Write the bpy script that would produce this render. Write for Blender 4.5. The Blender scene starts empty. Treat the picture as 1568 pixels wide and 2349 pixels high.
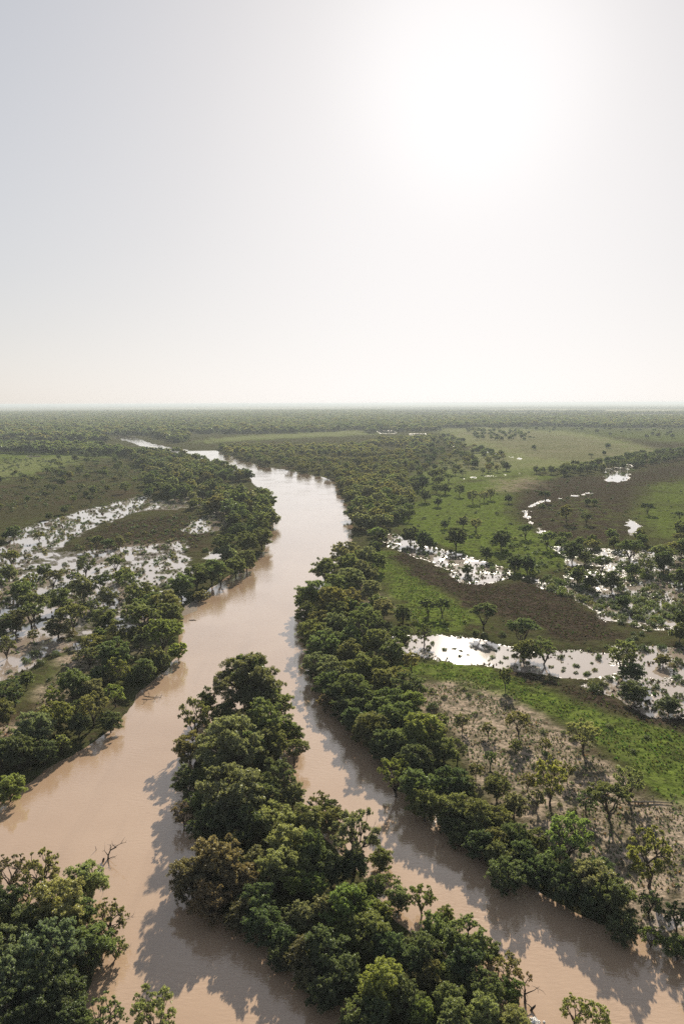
import bpy, math, random
import numpy as np
from mathutils import Matrix, Vector

random.seed(7)
rng = np.random.default_rng(7)
S = bpy.context.scene
COL = S.collection
PI = math.pi

# ------------------------------------------------------------------ camera
CAM_Z = 60.0
FPX = 1829.0                                   # focal length in the units of a 1568 x 2349 picture
CX, CY = 784.0, 1174.5
PITCH = math.atan((CY - 924.8) / FPX)
ROLL = math.radians(0.2)
_F = np.array([0, math.cos(PITCH), -math.sin(PITCH)])
_U0 = np.array([0, math.sin(PITCH), math.cos(PITCH)])
_R0 = np.array([1.0, 0, 0])
_U = _U0 * math.cos(ROLL) + _R0 * math.sin(ROLL)
_R = _R0 * math.cos(ROLL) - _U0 * math.sin(ROLL)
cd = bpy.data.cameras.new('camera')
cam = bpy.data.objects.new('camera', cd)
COL.objects.link(cam)
cam.matrix_world = Matrix(((_R[0], _U[0], -_F[0], 0), (_R[1], _U[1], -_F[1], 0), (_R[2], _U[2], -_F[2], CAM_Z), (0, 0, 0, 1)))
cd.sensor_fit = 'VERTICAL'
cd.sensor_height = 36.0
cd.lens = FPX / 2349.0 * 36.0
cd.clip_start = 0.5
cd.clip_end = 120000.0
S.camera = cam


def ray(x, y):
    d = _F + _R * ((x - CX) / FPX) + _U * ((CY - y) / FPX)
    return d / np.linalg.norm(d)


def ground(x, y, z=0.0):
    d = ray(x, y)
    t = (z - CAM_Z) / d[2]
    return np.array([d[0] * t, d[1] * t])


def project(P):
    P = np.asarray(P, float) - np.array([0, 0, CAM_Z])
    dz = P @ _F
    return CX + FPX * (P @ _R) / dz, CY - FPX * (P @ _U) / dz, dz


# ------------------------------------------------------------------ sky, sun, exposure
SUN_DIR = ray(1080, 150)
SUN_EL = math.asin(SUN_DIR[2])
SUN_AZ = math.atan2(SUN_DIR[0], SUN_DIR[1])     # from +Y towards +X
W = bpy.data.worlds.new('World')
S.world = W
W.use_nodes = True
wt = W.node_tree
for n in list(wt.nodes):
    wt.nodes.remove(n)
wo = wt.nodes.new('ShaderNodeOutputWorld')
bg = wt.nodes.new('ShaderNodeBackground')
sky = wt.nodes.new('ShaderNodeTexSky')
sky.sky_type = 'NISHITA'
sky.sun_disc = False
sky.sun_elevation = SUN_EL
sky.sun_rotation = SUN_AZ
sky.altitude = 100
sky.air_density = 1.0
sky.dust_density = 1.0
sky.ozone_density = 1.0
hs = wt.nodes.new('ShaderNodeHueSaturation')
hs.inputs['Saturation'].default_value = 0.58
wt.links.new(sky.outputs[0], hs.inputs['Color'])
# soft shoulder: the hazy air round the sun spreads its glare instead of piling it up
SHOULDER = 5.0
div = wt.nodes.new('ShaderNodeVectorMath'); div.operation = 'DIVIDE'
add = wt.nodes.new('ShaderNodeVectorMath'); add.operation = 'MULTIPLY_ADD'
add.inputs[1].default_value = (1 / SHOULDER,) * 3
add.inputs[2].default_value = (1, 1, 1)
wt.links.new(hs.outputs[0], add.inputs[0])
wt.links.new(hs.outputs[0], div.inputs[0])
wt.links.new(add.outputs[0], div.inputs[1])
# aureole: the bright haze ring that surrounds the sun in dusty air
wtc = wt.nodes.new('ShaderNodeTexCoord')
dot = wt.nodes.new('ShaderNodeVectorMath'); dot.operation = 'DOT_PRODUCT'
dot.inputs[1].default_value = tuple(SUN_DIR)
wt.links.new(wtc.outputs['Generated'], dot.inputs[0])
acs = wt.nodes.new('ShaderNodeMath'); acs.operation = 'ARCCOSINE'
wt.links.new(dot.outputs['Value'], acs.inputs[0])
amr = wt.nodes.new('ShaderNodeMapRange'); amr.interpolation_type = 'SMOOTHERSTEP'
amr.inputs['From Min'].default_value = math.radians(12.0)
amr.inputs['From Max'].default_value = math.radians(2.0)
amr.inputs['To Min'].default_value = 0.0
amr.inputs['To Max'].default_value = 0.30
wt.links.new(acs.outputs[0], amr.inputs['Value'])
tin = wt.nodes.new('ShaderNodeVectorMath'); tin.operation = 'MULTIPLY'
tin.inputs[1].default_value = (1.0, 0.986, 0.998)
wt.links.new(div.outputs[0], tin.inputs[0])
aur = wt.nodes.new('ShaderNodeVectorMath'); aur.operation = 'ADD'
wt.links.new(tin.outputs[0], aur.inputs[0])
wt.links.new(amr.outputs[0], aur.inputs[1])
wt.links.new(aur.outputs[0], bg.inputs['Color'])
bg.inputs['Strength'].default_value = 0.106
wt.links.new(bg.outputs[0], wo.inputs['Surface'])

sd = bpy.data.lights.new('sun', 'SUN')
sun = bpy.data.objects.new('sun', sd)
COL.objects.link(sun)
sd.energy = 5.0
sd.angle = math.radians(0.53)
sd.color = (1.0, 0.9, 0.76)
sun.rotation_mode = 'QUATERNION'
sun.rotation_quaternion = Vector(SUN_DIR).to_track_quat('Z', 'Y')
sun.location = (0, 0, 200)

S.view_settings.view_transform = 'Standard'
S.view_settings.look = 'None'
S.view_settings.gamma = 1
S.view_settings.exposure = 1.12
try:
    S.view_settings.use_curve_mapping = False
except Exception:
    pass
S.cycles.use_denoising = False
S.cycles.max_bounces = 6
S.cycles.diffuse_bounces = 2
S.cycles.glossy_bounces = 2
S.cycles.transmission_bounces = 3
S.cycles.volume_bounces = 0
S.cycles.transparent_max_bounces = 4
S.cycles.sample_clamp_indirect = 2.0
S.cycles.sample_clamp_direct = 3.0


# ------------------------------------------------------------------ small helpers
def hash2(ix, iy, seed):
    h = (ix.astype(np.int64) * 374761393 + iy.astype(np.int64) * 668265263 + seed * 974634777) & 0xFFFFFFFF
    h = ((h ^ (h >> 13)) * 1274126177) & 0xFFFFFFFF
    return ((h ^ (h >> 16)) & 0xFFFFFF) / float(0xFFFFFF)


def vnoise(x, y, seed=0):
    ix, iy = np.floor(x), np.floor(y)
    fx, fy = x - ix, y - iy
    fx, fy = fx * fx * (3 - 2 * fx), fy * fy * (3 - 2 * fy)
    a, b = hash2(ix, iy, seed), hash2(ix + 1, iy, seed)
    c, d = hash2(ix, iy + 1, seed), hash2(ix + 1, iy + 1, seed)
    return (a + (b - a) * fx) * (1 - fy) + (c + (d - c) * fx) * fy


def fbm(x, y, scale, octs=4, seed=0):
    v, amp, tot, f = 0, 1.0, 0, 1.0 / scale
    for k in range(octs):
        v = v + amp * (vnoise(x * f + 17.3 * k, y * f - 9.1 * k, seed + k) - 0.5)
        tot += amp
        amp *= 0.55
        f *= 2.03
    return v / tot * 2


def sstep(a, b, x):
    t = np.clip((x - a) / (b - a), 0, 1)
    return t * t * (3 - 2 * t)


def inside(px, py, poly):
    r = np.zeros(len(px), bool)
    n = len(poly)
    for i in range(n):
        x1, y1 = poly[i]
        x2, y2 = poly[(i + 1) % n]
        if y1 == y2:
            continue
        c = ((y1 > py) != (y2 > py)) & (px < (x2 - x1) * (py - y1) / (y2 - y1) + x1)
        r ^= c
    return r


def signed(px, py, poly):
    """metres inside (+) or outside (-) a ground polygon; far points get -1e3"""
    poly = np.asarray(poly)
    lo, hi = poly.min(0) - 40, poly.max(0) + 40
    out = np.full(len(px), -1e3)
    m = (px > lo[0]) & (px < hi[0]) & (py > lo[1]) & (py < hi[1])
    if not m.any():
        return out
    x, y = px[m], py[m]
    d = np.full(len(x), 1e9)
    n = len(poly)
    for i in range(n):
        a, b = poly[i], poly[(i + 1) % n]
        ab = b - a
        t = np.clip(((x - a[0]) * ab[0] + (y - a[1]) * ab[1]) / max(ab @ ab, 1e-9), 0, 1)
        d = np.minimum(d, (x - a[0] - t * ab[0]) ** 2 + (y - a[1] - t * ab[1]) ** 2)
    d = np.sqrt(d)
    out[m] = np.where(inside(x, y, poly), d, -d)
    return out


def P(*pts):
    return np.array([ground(x, y) for x, y in pts])


def PW(*pts):
    """outline whose outer points run on well beyond the field of view"""
    return P(*[(x + 320 if x >= 1600 and y > 1200 else x - 260 if x <= -60 and y > 1200 else x, y) for x, y in pts])


def smooth(poly, n=2):
    for _ in range(n):
        q = np.roll(poly, -1, 0)
        poly = np.stack([0.75 * poly + 0.25 * q, 0.25 * poly + 0.75 * q], 1).reshape(-1, 2)
    return poly


def ribbon(pts, w):
    """creek: ground polyline given a width in metres"""
    p = P(*pts)
    t = np.gradient(p, axis=0)
    t /= np.linalg.norm(t, axis=1)[:, None]
    nrm = np.stack([-t[:, 1], t[:, 0]], 1)
    w = np.broadcast_to(np.asarray(w, float), (len(p),))[:, None] / 2
    return np.concatenate([p + nrm * w, (p - nrm * w)[::-1]])


def new_mesh(name, verts, faces, mats=(), smooth_shade=False):
    me = bpy.data.meshes.new(name)
    me.from_pydata(verts if isinstance(verts, list) else verts.tolist(), [], faces if isinstance(faces, list) else faces.tolist())
    for m in mats:
        me.materials.append(m)
    if smooth_shade:
        me.polygons.foreach_set('use_smooth', [True] * len(me.polygons))
    me.update()
    return me


def link(name, me, parent=None):
    o = bpy.data.objects.new(name, me)
    COL.objects.link(o)
    if parent is not None:
        o.parent = parent
    return o


# ------------------------------------------------------------------ where things lie (traced as ground outlines)
RIVER = smooth(P(
    # flooded bank, from under the camera upstream
    (-260, 2800), (-100, 2500), (110, 2349), (215, 2290), (235, 2210), (220, 2130), (150, 2090), (60, 2070), (-80, 2040), (-160, 1930),
    (-40, 1862), (20, 1838), (85, 1790), (165, 1742), (250, 1690), (300, 1640), (345, 1570), (412, 1525), (420, 1475), (415, 1430),
    (432, 1400), (470, 1365), (515, 1330), (565, 1308), (612, 1272), (612, 1249), (630, 1203), (634, 1176), (620, 1158), (600, 1130),
    (580, 1096), (545, 1082), (490, 1066), (450, 1052), (425, 1043), (400, 1036), (370, 1030), (345, 1026), (318, 1021), (300, 1012), (275, 1007), (262, 1003),
    (285, 1000), (308, 1003), (330, 1013), (348, 1019), (385, 1026), (415, 1032),
    (440, 1035.5), (470, 1036), (495, 1034), (520, 1044), (575, 1064), (625, 1074), (690, 1086), (740, 1095), (772, 1110), (776, 1134),
    # meadow bank, downstream again
    (792, 1160), (806, 1200), (800, 1240), (775, 1285), (745, 1325), (715, 1375), (708, 1420), (716, 1470), (728, 1520), (748, 1565),
    (785, 1610), (812, 1660), (838, 1710), (885, 1770), (918, 1830), (965, 1868), (1030, 1905), (1104, 1972), (1219, 2065), (1320, 2110),
    (1400, 2140), (1470, 2165), (1570, 2215), (1750, 2290), (2100, 2500), (1700, 2900), (700, 3100)), 2)
ISLAND = smooth(P((545, 1622), (590, 1620), (632, 1660), (655, 1720), (672, 1780), (700, 1835), (745, 1890), (800, 1950), (860, 2010),
                  (900, 2075), (960, 2130), (1040, 2180), (1110, 2230), (1160, 2300), (1190, 2380), (1215, 2480), (1180, 2580),
                  (1040, 2560), (900, 2480), (850, 2390), (800, 2330), (745, 2280), (680, 2240), (640, 2190), (560, 2140), (490, 2130), (452, 2080),
                  (440, 2000), (440, 1920), (425, 1850), (428, 1770), (440, 1700), (480, 1650)), 2)

FLOOD_WIDE = [
    (PW((1290, 1262), (1640, 1250), (1640, 1480), (1480, 1450), (1400, 1430), (1320, 1380), (1290, 1340)), -0.075, 1.15),
    (PW((-80, 1290), (200, 1262), (430, 1240), (440, 1300), (430, 1400), (300, 1450), (-80, 1500)), -0.055, 1.1),
    (PW((1380, 1560), (1640, 1560), (1640, 1690), (1480, 1650)), -0.05, 1.05),
]
FLOOD = [  # broken water over flat ground: outline, mean depth, patchiness
    (PW((0, 1262), (49, 1211), (138, 1185), (250, 1155), (352, 1129), (329, 1172), (263, 1192), (197, 1218), (132, 1261), (66, 1294), (0, 1320), (-120, 1360), (-120, 1270)), 0.02, 1.0),
    (PW((330, 1170), (346, 1152), (420, 1140), (470, 1138), (476, 1160), (400, 1168)), -0.02, 1.0),
    (PW((418, 1220), (440, 1195), (470, 1184), (520, 1172), (522, 1200), (507, 1217), (440, 1226)), 0.12, 0.6),
    (PW((470, 1282), (475, 1268), (512, 1262), (516, 1278), (490, 1286)), 0.15, 0.5),
    (PW((60, 1304), (197, 1290), (296, 1297), (411, 1272), (428, 1290), (329, 1330), (230, 1345), (132, 1358), (33, 1392), (-80, 1430), (-80, 1330)), 0.05, 0.9),
    (PW((-80, 1400), (40, 1350), (150, 1362), (260, 1360), (340, 1330), (420, 1300), (428, 1350), (380, 1420), (300, 1440), (240, 1420), (160, 1440), (90, 1425), (-80, 1470)), -0.02, 1.0),
    (PW((-80, 1520), (30, 1462), (80, 1430), (115, 1425), (135, 1458), (180, 1478), (208, 1468), (180, 1492), (110, 1505), (80, 1530), (40, 1560), (-80, 1600)), 0.16, 0.7),
    (PW((866, 1222), (910, 1225), (974, 1249), (1096, 1284), (1174, 1308), (1169, 1332), (1096, 1342), (1050, 1335), (1008, 1300), (949, 1276), (885, 1254)), 0.04, 0.9),
    (PW((1205, 1326), (1266, 1326), (1315, 1342), (1389, 1362), (1447, 1318), (1501, 1284), (1640, 1290), (1640, 1470), (1486, 1425), (1389, 1425), (1340, 1385), (1266, 1358)), 0.02, 1.0),
    (PW((1260, 1254), (1340, 1256), (1440, 1266), (1560, 1262), (1560, 1285), (1437, 1290), (1354, 1295), (1291, 1276)), -0.03, 1.0),
    (PW((845, 1490), (884, 1462), (984, 1456), (1060, 1462), (1134, 1475), (1234, 1500), (1309, 1490), (1400, 1500), (1440, 1530), (1399, 1548), (1314, 1559), (1209, 1543), (1109, 1528), (1009, 1518), (950, 1508)), 0.05, 0.8),
    (PW((984, 1466), (1060, 1466), (1150, 1484), (1230, 1508), (1330, 1520), (1400, 1534), (1340, 1552), (1230, 1538), (1120, 1520), (1010, 1508)), 0.13, 0.65),
    (PW((1400, 1480), (1640, 1490), (1640, 1660), (1500, 1640), (1390, 1600), (1330, 1575), (1420, 1555), (1450, 1520)), 0.01, 1.1),
    (PW((1480, 2092), (1520, 2095), (1600, 2120), (1600, 2150), (1500, 2130)), 0.02, 0.8),
    (PW((1383, 1078), (1440, 1066), (1452, 1078), (1425, 1108), (1388, 1104)), 0.02, 0.9),
    (PW((862, 988), (905, 989), (912, 996), (880, 996)), 0.1, 0.6),
    (PW((938, 996), (972, 994), (976, 1000), (950, 1001)), 0.1, 0.6),
    (PW((-40, 1014), (40, 1010), (95, 1006), (80, 1013), (-40, 1020)), 0.02, 1.0),
    (ribbon([(1040, 1102), (1100, 1094), (1150, 1090), (1240, 1083), (1300, 1079)], [3, 2.6, 2.2, 1.8, 1.8]), 0.0, 1.1),
    (ribbon([(1250, 1228), (1228, 1208), (1208, 1190), (1206, 1176), (1216, 1163), (1245, 1150), (1290, 1143), (1350, 1132)], [1.5, 2, 2.2, 2, 2, 4.5, 3.5, 1.5]), -0.02, 1.1),
    (ribbon([(1440, 1190), (1452, 1206), (1448, 1228)], [1.5, 3, 1.5]), 0.05, 1.0),
    (ribbon([(55, 1050), (120, 1044), (155, 1041)], [9, 7, 4]), 0.15, 0.6),
    (ribbon([(1040, 1022), (1075, 1030), (1140, 1042), (1200, 1054)], [4, 3, 5, 3]), 0.0, 1.0),
]
GREEN = [
    (PW((-60, 1070), (60, 1052), (190, 1047), (150, 1070), (60, 1087), (-60, 1112)), 1.0),
    (PW((-60, 1038), (100, 1034), (290, 1036), (260, 1050), (60, 1056), (-60, 1068)), 0.75),
    (PW((320, 1070), (420, 1085), (450, 1110), (390, 1112), (330, 1095)), 0.75),
    (PW((470, 1009), (600, 998), (830, 987), (845, 998), (640, 1006), (480, 1016)), 0.9),
    (PW((1010, 985), (1100, 980), (1300, 990), (1420, 1010), (1512, 1036), (1490, 1050), (1400, 1066), (1300, 1078), (1200, 1086), (1060, 1106), (960, 1140), (900, 1140), (960, 1090), (1060, 1050), (1100, 1030), (1040, 1010)), 1.0),
    (PW((1000, 983), (1250, 978), (1568, 985), (1660, 1010), (1568, 1016), (1480, 1010), (1300, 990)), 0.45),
    (PW((920, 1190), (960, 1150), (1040, 1112), (1200, 1092), (1290, 1090), (1230, 1112), (1180, 1130), (1168, 1180), (1200, 1205), (1240, 1228), (1290, 1250), (1310, 1300), (1200, 1325), (1120, 1285), (1000, 1250), (930, 1215)), 0.95),
    (PW((1255, 1165), (1330, 1145), (1400, 1160), (1424, 1190), (1410, 1218), (1330, 1222), (1270, 1195)), 0.85),
    (PW((1480, 1110), (1660, 1060), (1660, 1250), (1490, 1235), (1440, 1190)), 0.55),
    (PW((866, 1262), (900, 1268), (925, 1295), (990, 1345), (1050, 1385), (1090, 1435), (1000, 1452), (940, 1410), (880, 1345), (850, 1312)), 1.0),
    (PW((890, 1526), (994, 1519), (1134, 1549), (1214, 1564), (1309, 1610), (1424, 1650), (1568, 1690), (1700, 1740), (1700, 1920), (1568, 1866), (1490, 1822), (1420, 1760), (1340, 1692), (1270, 1645), (1189, 1612), (1090, 1585), (1000, 1565), (920, 1556)), 1.0),
    (PW((330, 1450), (370, 1440), (372, 1470), (310, 1485)), 0.9),
    (PW((-80, 1560), (60, 1560), (150, 1510), (210, 1490), (170, 1560), (60, 1640), (-80, 1690)), 0.15),
]
MUD = [
    (PW((880, 1280), (940, 1268), (1030, 1318), (1130, 1342), (1230, 1345), (1310, 1368), (1395, 1420), (1410, 1465), (1330, 1485), (1250, 1452), (1160, 1420), (1090, 1402), (1040, 1370), (960, 1325)), 1.0),
    (PW((1190, 1112), (1300, 1094), (1390, 1092), (1500, 1072), (1700, 1050), (1700, 1080), (1480, 1115), (1432, 1180), (1475, 1225), (1400, 1245), (1280, 1235), (1200, 1205), (1172, 1168), (1190, 1135)), 0.72),
    (PW((160, 1262), (240, 1207), (420, 1180), (530, 1190), (470, 1228), (430, 1270), (330, 1292), (190, 1294)), 0.75),
    (PW((-60, 1120), (120, 1125), (260, 1120), (300, 1140), (130, 1182), (-60, 1225)), 0.3),
    (PW((1050, 991), (1200, 990), (1350, 1005), (1470, 1030), (1450, 1045), (1350, 1059), (1280, 1059), (1200, 1045), (1100, 1012)), 0.5),
    (PW((1000, 1070), (1140, 1045), (1160, 1065), (1080, 1082)), 0.4),
    (PW((1170, 1545), (1300, 1572), (1420, 1602), (1700, 1650), (1700, 1720), (1568, 1690), (1424, 1648), (1309, 1606), (1214, 1562)), 0.9),
    (PW((1420, 1005), (1600, 1030), (1660, 1050), (1480, 1075), (1400, 1072), (1500, 1050), (1512, 1035)), 0.6),
    (PW((1205, 1326), (1640, 1290), (1640, 1480), (1389, 1425)), 0.5),
]
SAND = [
    (PW((920, 1562), (1020, 1572), (1130, 1602), (1230, 1652), (1330, 1702), (1420, 1772), (1500, 1842), (1700, 1940), (1700, 2200), (1480, 2130), (1380, 2010), (1240, 1920), (1140, 1830), (1060, 1740), (990, 1650)), 1.0),
    (PW((-80, 1760), (60, 1650), (110, 1565), (160, 1512), (220, 1482), (262, 1486), (210, 1560), (130, 1650), (60, 1705), (-80, 1790)), 0.8),
    (PW((790, 1340), (830, 1330), (900, 1400), (850, 1440), (800, 1390)), 0.45),
    (PW((1140, 1104), (1222, 1094), (1216, 1122), (1130, 1132)), 0.45),
    (PW((280, 1480), (330, 1470), (330, 1500), (290, 1510)), 0.5),
    (PW((290, 1248), (400, 1245), (330, 1262), (240, 1268)), 0.4),
]


FLOOD_ALL = FLOOD_WIDE + FLOOD


def cover(px, py):
    """height and ground-cover weights at ground points"""
    r = np.hypot(px, py)
    wob = fbm(px, py, 9, 4, 3) * np.clip(r / 60, 1.0, 20)
    near = fbm(px, py, 2.2, 3, 11)
    h = 0.42 + 0.25 * fbm(px, py, 45, 3, 21) + 0.10 * near
    for poly, depth, patch in FLOOD_ALL:
        s = signed(px, py, poly) + wob * 0.6
        k = sstep(-3.0, 2.0, s)
        big = fbm(px, py, 7.0, 4, 31)
        small = fbm(px, py, 2.4, 3, 41)
        hf = -0.7 * depth + patch * (0.20 * big + 0.17 * small + 0.08 * near)
        h = h * (1 - k) + hf * k
    rs = signed(px, py, RIVER)
    isl = signed(px, py, ISLAND)
    rs = np.where(isl > -30, np.minimum(rs, -isl), rs)
    rs = rs + fbm(px, py, 5, 3, 51) * 1.2 * np.clip(r / 250, 0.7, 2)
    k = sstep(-2.5, 1.0, rs)
    h = h * (1 - k) + (-0.9) * k
    # banks fall gently to the water
    kb = sstep(-9, -2.5, rs) * (1 - k)
    h = h - 0.30 * kb * np.clip(h, 0, 1)
    bank = sstep(-14, -5, rs)
    h = h + 45 * sstep(19000, 26000, r) * sstep(0.10, -0.05, px / np.maximum(r, 1)) * np.clip(0.7 + fbm(px / 4, py, 5000, 2, 77), 0, 1)

    def mask(lst):
        m = np.zeros(len(px))
        for poly, wgt in lst:
            s = signed(px, py, poly) + wob * 1.9
            soft = np.clip(r / 50, 2.5, 28)
            m = np.maximum(m, wgt * sstep(-soft, soft, s))
        return m
    g, mu, sa = mask(GREEN), mask(MUD), mask(SAND)
    # far plains: pale grass opening and dark woodland belts toward the skyline
    n1 = fbm(px / 5.0, py, 1500, 4, 61)
    n2 = fbm(px / 3.0, py, 300, 4, 71)
    side = sstep(-0.02, 0.12, px / np.maximum(r, 1))          # the open plains lie to the sunward side
    left = sstep(8200, 9200, r + n1 * 1500) * (1 - sstep(13500, 16500, r + n1 * 3000)) * np.clip(0.75 + 1.1 * n2, 0, 1)
    right = np.maximum(sstep(10500, 13000, r + n1 * 2500) * np.clip(0.85 + 0.7 * n2, 0, 1),
                       0.75 * sstep(3000, 3700, r) * (1 - sstep(7000, 9000, r)) * sstep(-0.06, 0.12, n2))
    plain = left * (1 - side) + right * side
    plain = np.maximum(plain, 0.38 * sstep(-25, 25, signed(px, py, GREEN[4][0]) + wob * 1.2) * sstep(500, 900, r))
    plain = np.maximum(plain, 0.30 * sstep(-25, 25, signed(px, py, GREEN[3][0]) + wob))
    plain = np.maximum(plain, 0.25 * sstep(-20, 20, signed(px, py, GREEN[0][0]) + wob))
    wood = sstep(1300, 2400, r) * (1 - plain)
    return h, g, mu, sa, plain, wood, rs, bank


def height_at(x, y):
    return cover(np.array([x], float), np.array([y], float))[0][0]


# ------------------------------------------------------------------ materials
def mat(name):
    m = bpy.data.materials.new(name)
    m.use_nodes = True
    nt = m.node_tree
    for n in list(nt.nodes):
        nt.nodes.remove(n)
    return m, nt


class NT:
    def __init__(self, nt):
        self.nt = nt

    def n(self, t, **kw):
        nd = self.nt.nodes.new(t)
        for k, v in kw.items():
            setattr(nd, k, v)
        return nd

    def l(self, a, b):
        self.nt.links.new(a, b)

    def val(self, op, a, b=None, c=None, clamp=False):
        nd = self.n('ShaderNodeMath', operation=op, use_clamp=clamp)
        for i, v in enumerate((a, b, c)):
            if v is None:
                continue
            if hasattr(v, 'links'):
                self.l(v, nd.inputs[i])
            else:
                nd.inputs[i].default_value = v
        return nd.outputs[0]

    def mix(self, f, a, b, blend='MIX'):
        nd = self.n('ShaderNodeMix', data_type='RGBA', blend_type=blend)
        for s, v in ((nd.inputs[0], f), (nd.inputs[6], a), (nd.inputs[7], b)):
            if hasattr(v, 'links'):
                self.l(v, s)
            else:
                s.default_value = v if not isinstance(v, tuple) or len(v) == 4 else (*v, 1)
        return nd.outputs[2]

    def noise(self, vec, scale, detail=4, rough=0.55):
        nd = self.n('ShaderNodeTexNoise')
        nd.inputs['Scale'].default_value = scale
        nd.inputs['Detail'].default_value = detail
        nd.inputs['Roughness'].default_value = rough
        self.l(vec, nd.inputs['Vector'])
        return nd.outputs['Fac']

    def ramp(self, f, a, b):
        nd = self.n('ShaderNodeMapRange')
        nd.interpolation_type = 'SMOOTHSTEP'
        nd.inputs['From Min'].default_value = a
        nd.inputs['From Max'].default_value = b
        self.l(f, nd.inputs['Value'])
        return nd.outputs[0]

    def attr(self, name):
        return self.n('ShaderNodeAttribute', attribute_name=name).outputs['Fac']


def ground_material():
    m, nt = mat('flood_plain_ground')
    b = NT(nt)
    out = b.n('ShaderNodeOutputMaterial')
    p = b.n('ShaderNodeBsdfPrincipled')
    tc = b.n('ShaderNodeTexCoord').outputs['Object']
    sx = b.n('ShaderNodeSeparateXYZ'); b.l(tc, sx.inputs[0])
    fine = b.noise(tc, 2.2, 5, 0.6)
    clod = b.noise(tc, 0.75, 4, 0.6)
    mid = b.noise(tc, 0.16, 4, 0.6)
    herb = b.ramp(b.noise(tc, 0.33, 5, 0.7), 0.50, 0.60)
    wide = b.noise(tc, 0.025, 4, 0.6)
    green, mud, sand, plain, wood, bank = (b.attr(k) for k in ('green', 'mud', 'sand', 'plain', 'wood', 'bank'))
    # dry scrub floor: olive herbs over brown soil
    base = b.mix(b.ramp(clod, 0.38, 0.62), (0.056, 0.045, 0.029), (0.050, 0.056, 0.021))
    base = b.mix(b.ramp(mid, 0.35, 0.7), base, (0.064, 0.070, 0.027))
    base = b.mix(b.ramp(wide, 0.5, 0.72), base, (0.066, 0.049, 0.031))
    gcol = b.mix(b.ramp(clod, 0.35, 0.65), (0.056, 0.080, 0.017), (0.130, 0.170, 0.036))
    gcol = b.mix(b.ramp(mid, 0.45, 0.75), gcol, (0.092, 0.108, 0.034))
    gm = b.val('MULTIPLY', green, b.val('ADD', 0.55, b.ramp(wide, 0.30, 0.55)), clamp=True)
    col = b.mix(gm, base, gcol)
    mcol = b.mix(b.ramp(clod, 0.35, 0.65), (0.024, 0.018, 0.013), (0.066, 0.050, 0.037))
    mm = b.val('MULTIPLY', mud, b.val('ADD', 0.45, b.ramp(mid, 0.30, 0.60)), clamp=True)
    col = b.mix(mm, col, mcol)
    scol = b.mix(b.ramp(clod, 0.36, 0.56), (0.12, 0.112, 0.072), (0.36, 0.285, 0.215))
    scol = b.mix(b.ramp(fine, 0.45, 0.65), scol, (0.24, 0.19, 0.14))
    sm = b.val('MULTIPLY', sand, b.val('ADD', 0.40, b.ramp(mid, 0.35, 0.6)), clamp=True)
    col = b.mix(sm, col, scol)
    wcol = b.mix(b.ramp(wide, 0.4, 0.6), (0.045, 0.060, 0.027), (0.095, 0.095, 0.045))
    col = b.mix(wood, col, wcol)
    pcol = b.mix(b.ramp(wide, 0.35, 0.65), (0.33, 0.30, 0.19), (0.22, 0.22, 0.12))
    col = b.mix(plain, col, pcol)
    col = b.mix(b.val('MULTIPLY', herb, b.val('MULTIPLY_ADD', sand, -0.10, 0.62)), col, (0.028, 0.030, 0.014))
    # soaked rim round the flood water
    zz = b.val('ADD', sx.outputs['Z'], b.val('MULTIPLY', b.val('SUBTRACT', fine, 0.5), 0.35))
    zz = b.val('ADD', zz, b.val('MULTIPLY', b.val('SUBTRACT', clod, 0.5), 0.55))
    wet = b.val('MULTIPLY', b.val('SUBTRACT', 1.0, b.ramp(zz, 0.0, 0.12)), b.val('SUBTRACT', 1.0, bank))
    col = b.mix(b.val('MULTIPLY', wet, 0.75), col, (0.075, 0.048, 0.030))
    b.l(col, p.inputs['Base Color'])
    rough = b.val('MULTIPLY_ADD', wet, -0.72, 0.95)
    b.l(rough, p.inputs['Roughness'])
    spec = b.val('MULTIPLY_ADD', wet, 0.38, 0.0)
    b.l(spec, p.inputs['Specular IOR Level'])
    bump = b.n('ShaderNodeBump')
    bump.inputs['Strength'].default_value = 0.9
    bump.inputs['Distance'].default_value = 0.30
    hh = b.val('ADD', clod, b.val('MULTIPLY', fine, 0.45))
    b.l(hh, bump.inputs['Height'])
    b.l(bump.outputs[0], p.inputs['Normal'])
    b.l(p.outputs[0], out.inputs['Surface'])
    return m


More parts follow.
